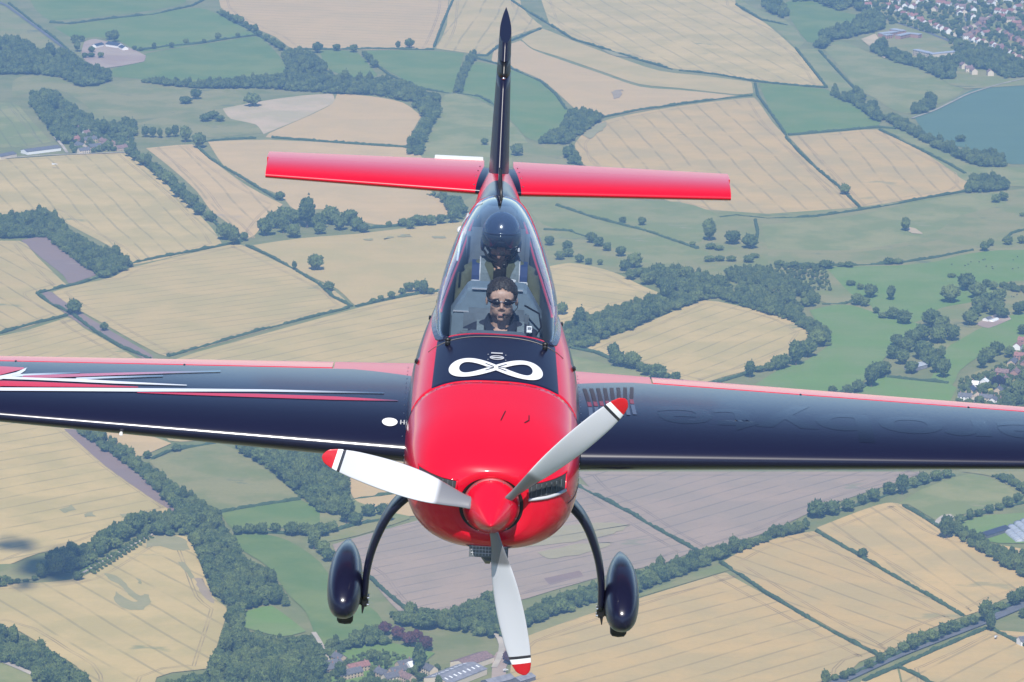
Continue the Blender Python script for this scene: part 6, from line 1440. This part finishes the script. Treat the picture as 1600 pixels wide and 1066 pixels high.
for k in range(150):
    a = random.uniform(-1.2, 1.2); b2 = random.uniform(.25, 1.35); d = Vector((math.sin(a)*math.cos(b2), -math.cos(a)*math.cos(b2), math.sin(b2)))
    if random.random() < .5: d.y = abs(d.y)*random.uniform(-.6, 1)
    p0 = q(0,.020,.036)+Vector((d.x*.092, d.y*.104, d.z*.093))
    if (p0-q(0,0,0)).z < .098 and d.y < .1: continue
    dr = Vector((d.x*.6+.15, -.9, .15)); dr = (dr-d*dr.dot(d)*.8).normalized(); L_ = random.uniform(.012, .022)
    add_tube(bm, [p0, p0+dr*L_*.6+d*.006, p0+dr*L_+d*.003], [.004,.003,.0008], 5)
bm_obj('hair_tufts', bm, hair_m, hr)['kind'] = 'stuff'
bm = bmesh.new()
for s in (-1, 1): add_ball(bm, q(s*.032,-.096,.008), (.029,.007,.0155), 16, 10, Matrix.Rotation(s*.22, 3, 'Z'))
sg = bm_obj('sunglasses', bm, lens_m, o, True)
bm = bmesh.new(); add_tube(bm, [q(-.010,-.102,.014), q(0,-.104,.016), q(.010,-.102,.014)], .0025, 6)
for s in (-1, 1): add_tube(bm, [q(s*.056,-.090,.015), q(s*.074,-.06,.012), q(s*.080,.01,.010)], .0025, 6)
bm_obj('sunglass_frame', bm, steel_m, sg)
for s in (-1, 1):
    bm = bmesh.new(); add_ball(bm, q(s*.032,-.099,.030), (.021,.006,.004), 12, 6, Matrix.Rotation(s*.15, 3, 'Y')); bm_obj('eyebrow', bm, hair_m, o, True)
bm = bmesh.new(); add_ball(bm, q(0,-.098,-.070), (.023,.006,.006), 14, 8); bm_obj('lips', bm, lip_m, o, True)
bm = bmesh.new(); add_ball(bm, q(.014,-.108,-.062), (.010,.009,.007), 12, 8); mic = bm_obj('microphone', bm, foam_m, o, True)
bm = bmesh.new(); add_tube(bm, [q(.016,-.116,-.064), q(.055,-.085,-.070), q(.085,-.02,-.040), q(.088,.01,-.015)], .0028, 6); bm_obj('microphone_boom', bm, foam_m, mic)
for s in (-1, 1):
    x = .118*s
    st = ribbon('shoulder_strap', [q(x*.95,.10,-.19), q(x,.05,-.150), q(x,.00,-.168), q(x*1.0,-.050,-.212), q(x*.96,-.080,-.285), q(x*.9,-.095,-.42)], (1, 0, 0), .052, .008, web_m, suit)
    ribbon('strap_edge', [q(x*.8,.09,-.186), q(x*.8,.045,-.146), q(x*.8,.00,-.163), q(x*.8,-.053,-.212), q(x*.78,-.085,-.29)], (1, 0, 0), .012, .012, foam_m, st)
bm = bmesh.new(); add_box(bm, q(.175,-.045,-.165), (.034,.006,.045), Matrix.Rotation(-.5, 3, 'X'), bevel=.003); lb = bm_obj('strap_label', bm, white_m, suit)
bm = bmesh.new()
for k in range(3): add_box(bm, q(.175,-.049,-.153-.012*k), (.022,.004,.004), Matrix.Rotation(-.5, 3, 'X'))
bm_obj('label_print', bm, grey_m, lb)['kind'] = 'stuff'
bm = bmesh.new(); add_box(bm, q(-.118,-.096,-.268), (.078,.012,.012), bevel=.003); bm_obj('strap_buckle', bm, steel_m, suit)
bm = bmesh.new(); add_box(bm, q(-.215,-.02,-.215), (.06,.05,.05), bevel=.012); bm_obj('shoulder_pad', bm, web_m, suit)
# ---- rear seat: helmet and visor
o, q, suit = person((.014, 3.56, .700), 'helmeted pilot in an olive flight suit sitting in the rear cockpit', True)
bm = bmesh.new(); add_ball(bm, (0, 0, 0), (1, 1, 1), 56, 40)
for v in bm.verts: d = v.co.copy(); v.co = q(0,.012,.030)+Vector((d.x*(.122 if d.z > -.2 else .122-.01*(-.2-d.z)), d.y*.142, d.z*(.138 if d.z > 0 else .155)))
kill = [f for f in bm.faces if (lambda c: c.z < -.115 or (c.y < -.028 and c.z < -.012 and abs(c.x) < .088) )(f.calc_center_median()-q(0,0,0))]
bmesh.ops.delete(bm, geom=kill, context='FACES'); he = bm_obj('helmet', bm, helm_m, o, True); sm = he.modifiers.new('t', 'SOLIDIFY'); sm.thickness = .012; sm.offset = -1
bm = bmesh.new(); add_ball(bm, (0, 0, 0), (1, 1, 1), 56, 40)
for v in bm.verts: d = v.co.copy(); v.co = q(0,.006,.026)+Vector((d.x*.124, d.y*.150, d.z*.142))
kill = [f for f in bm.faces if (lambda c: c.y > -.02 or c.z > .062 or c.z < -.030-.012*math.cos(c.x*18)+(.022 if abs(c.x) < .022 else 0))(f.calc_center_median()-q(0,0,0))]
bmesh.ops.delete(bm, geom=kill, context='FACES'); vi = bm_obj('visor', bm, visor_m, he, True); sm = vi.modifiers.new('t', 'SOLIDIFY'); sm.thickness = .004; sm.offset = 1
bm = bmesh.new(); add_tube(bm, [q(-.112,-.06,.058), q(-.07,-.125,.066), q(0,-.146,.069), q(.07,-.125,.066), q(.112,-.06,.058)], .006, 8); bm_obj('visor_rim', bm, helm_m, he, True)
bm = bmesh.new(); add_ball(bm, q(.008,-.122,-.066), (.018,.016,.013), 12, 8); mic = bm_obj('microphone', bm, foam_m, he, True)
bm = bmesh.new(); add_tube(bm, [q(.018,-.116,-.070), q(.06,-.09,-.08), q(.100,-.03,-.06)], .004, 6); bm_obj('microphone_boom', bm, foam_m, mic)
for s in (-1, 1):
    bm = bmesh.new(); add_tube(bm, [q(s*.105,-.015,-.075), q(s*.075,-.05,-.115), q(s*.02,-.07,-.135)], .008, 8); bm_obj('chin_strap', bm, foam_m, he, True)
    bm = bmesh.new(); add_ball(bm, q(s*.114,.0,-.03), (.016,.045,.055), 14, 10); bm_obj('ear_cup', bm, helm_m, he, True)
bm = bmesh.new(); add_box(bm, q(.112,-.045,-.055), (.012,.014,.026), bevel=.003); bm_obj('visor_clip', bm, white_m, he)
bm = bmesh.new(); add_ball(bm, q(0,-.096,-.070), (.021,.006,.006), 14, 8); bm_obj('lips', bm, lip_m, o, True)
for s in (-1, 1):
    x = .085*s
    st = ribbon('vest_strap', [q(x,.10,-.19), q(x,.05,-.135), q(x,-.01,-.150), q(x,-.065,-.21), q(x,-.095,-.30), q(x*.95,-.105,-.46)], (1, 0, 0), .070, .016, web_m, suit)
    ribbon('vest_strap_edge', [q(x*1.42,.09,-.19), q(x*1.42,.045,-.140), q(x*1.42,-.01,-.158), q(x*1.42,-.06,-.215), q(x*1.38,-.088,-.30), q(x*1.3,-.098,-.44)], (1, 0, 0), .012, .014, lgrey_m, st)
    x = .150*s
    st = ribbon('harness_strap', [q(x,.10,-.20), q(x,.05,-.160), q(x,-.01,-.175), q(x,-.05,-.23), q(x,-.075,-.31), q(x*.95,-.09,-.46)], (1, 0, 0), .048, .010, blue_web, suit)
    bm = bmesh.new()
    for dx_, dz_, sx_, sz_ in ((0,.018,.056,.008),(0,-.018,.056,.008),(.024,0,.008,.044),(-.024,0,.008,.044)): add_box(bm, q(x+dx_,-.078,-.275+dz_), (sx_,.010,sz_), bevel=.002)
    bm_obj('harness_buckle', bm, white_m, st)
    bm = bmesh.new()
    for dx_, dz_, sx_, sz_ in ((0,.014,.064,.010),(0,-.016,.064,.008),(.028,0,.009,.036),(-.028,0,.009,.036)): add_box(bm, q(.085*s+dx_,-.112,-.345+dz_), (sx_,.010,sz_), bevel=.002)
    bm_obj('vest_buckle', bm, white_m, suit)
bm = bmesh.new(); add_box(bm, q(0,-.085,-.275), (.080,.05,.20), bevel=.012); bm_obj('chest_pack', bm, foam_m, suit)
bm = bmesh.new(); add_box(bm, q(-.012,-.112,-.275), (.022,.012,.03), bevel=.004); bm_obj('chest_button', bm, plain('blue_plastic', (.03,.22,.62), .4), suit)
bm = bmesh.new(); add_box(bm, q(.082,-.108,-.265), (.03,.006,.07), Matrix.Rotation(.2, 3, 'Y'), bevel=.002); lb = bm_obj('vest_label', bm, white_m, suit)
bm = bmesh.new()
for k in range(4): add_box(bm, q(.082+.003*k-.004,-.112,-.245-.013*k), (.017,.003,.004), Matrix.Rotation(.2, 3, 'Y'))
bm_obj('label_print', bm, grey_m, lb)['kind'] = 'stuff'
# ---- the stick camera standing on the rear instrument cover
e = empty('action_camera', (0, 0, 0), AC_ROT); tag(e, 'slim black stick camera standing upright between the two men', 'camera')
bm = bmesh.new(); add_box(bm, (.035, 3.06, .628), (.030, .022, .125), bevel=.008); bm_obj('camera_body', bm, foam_m, e, True)
bm = bmesh.new(); add_cyl(bm, (.035, 3.052, .668), (.035, 3.040, .668), .010, .008, 16); bm_obj('camera_lens', bm, lens_m, e, True)
bm = bmesh.new(); add_cyl(bm, (.035, 3.06, .545), (.035, 3.06, .57), .014, .012, 12); bm_obj('camera_mount', bm, foam_m, e, True)
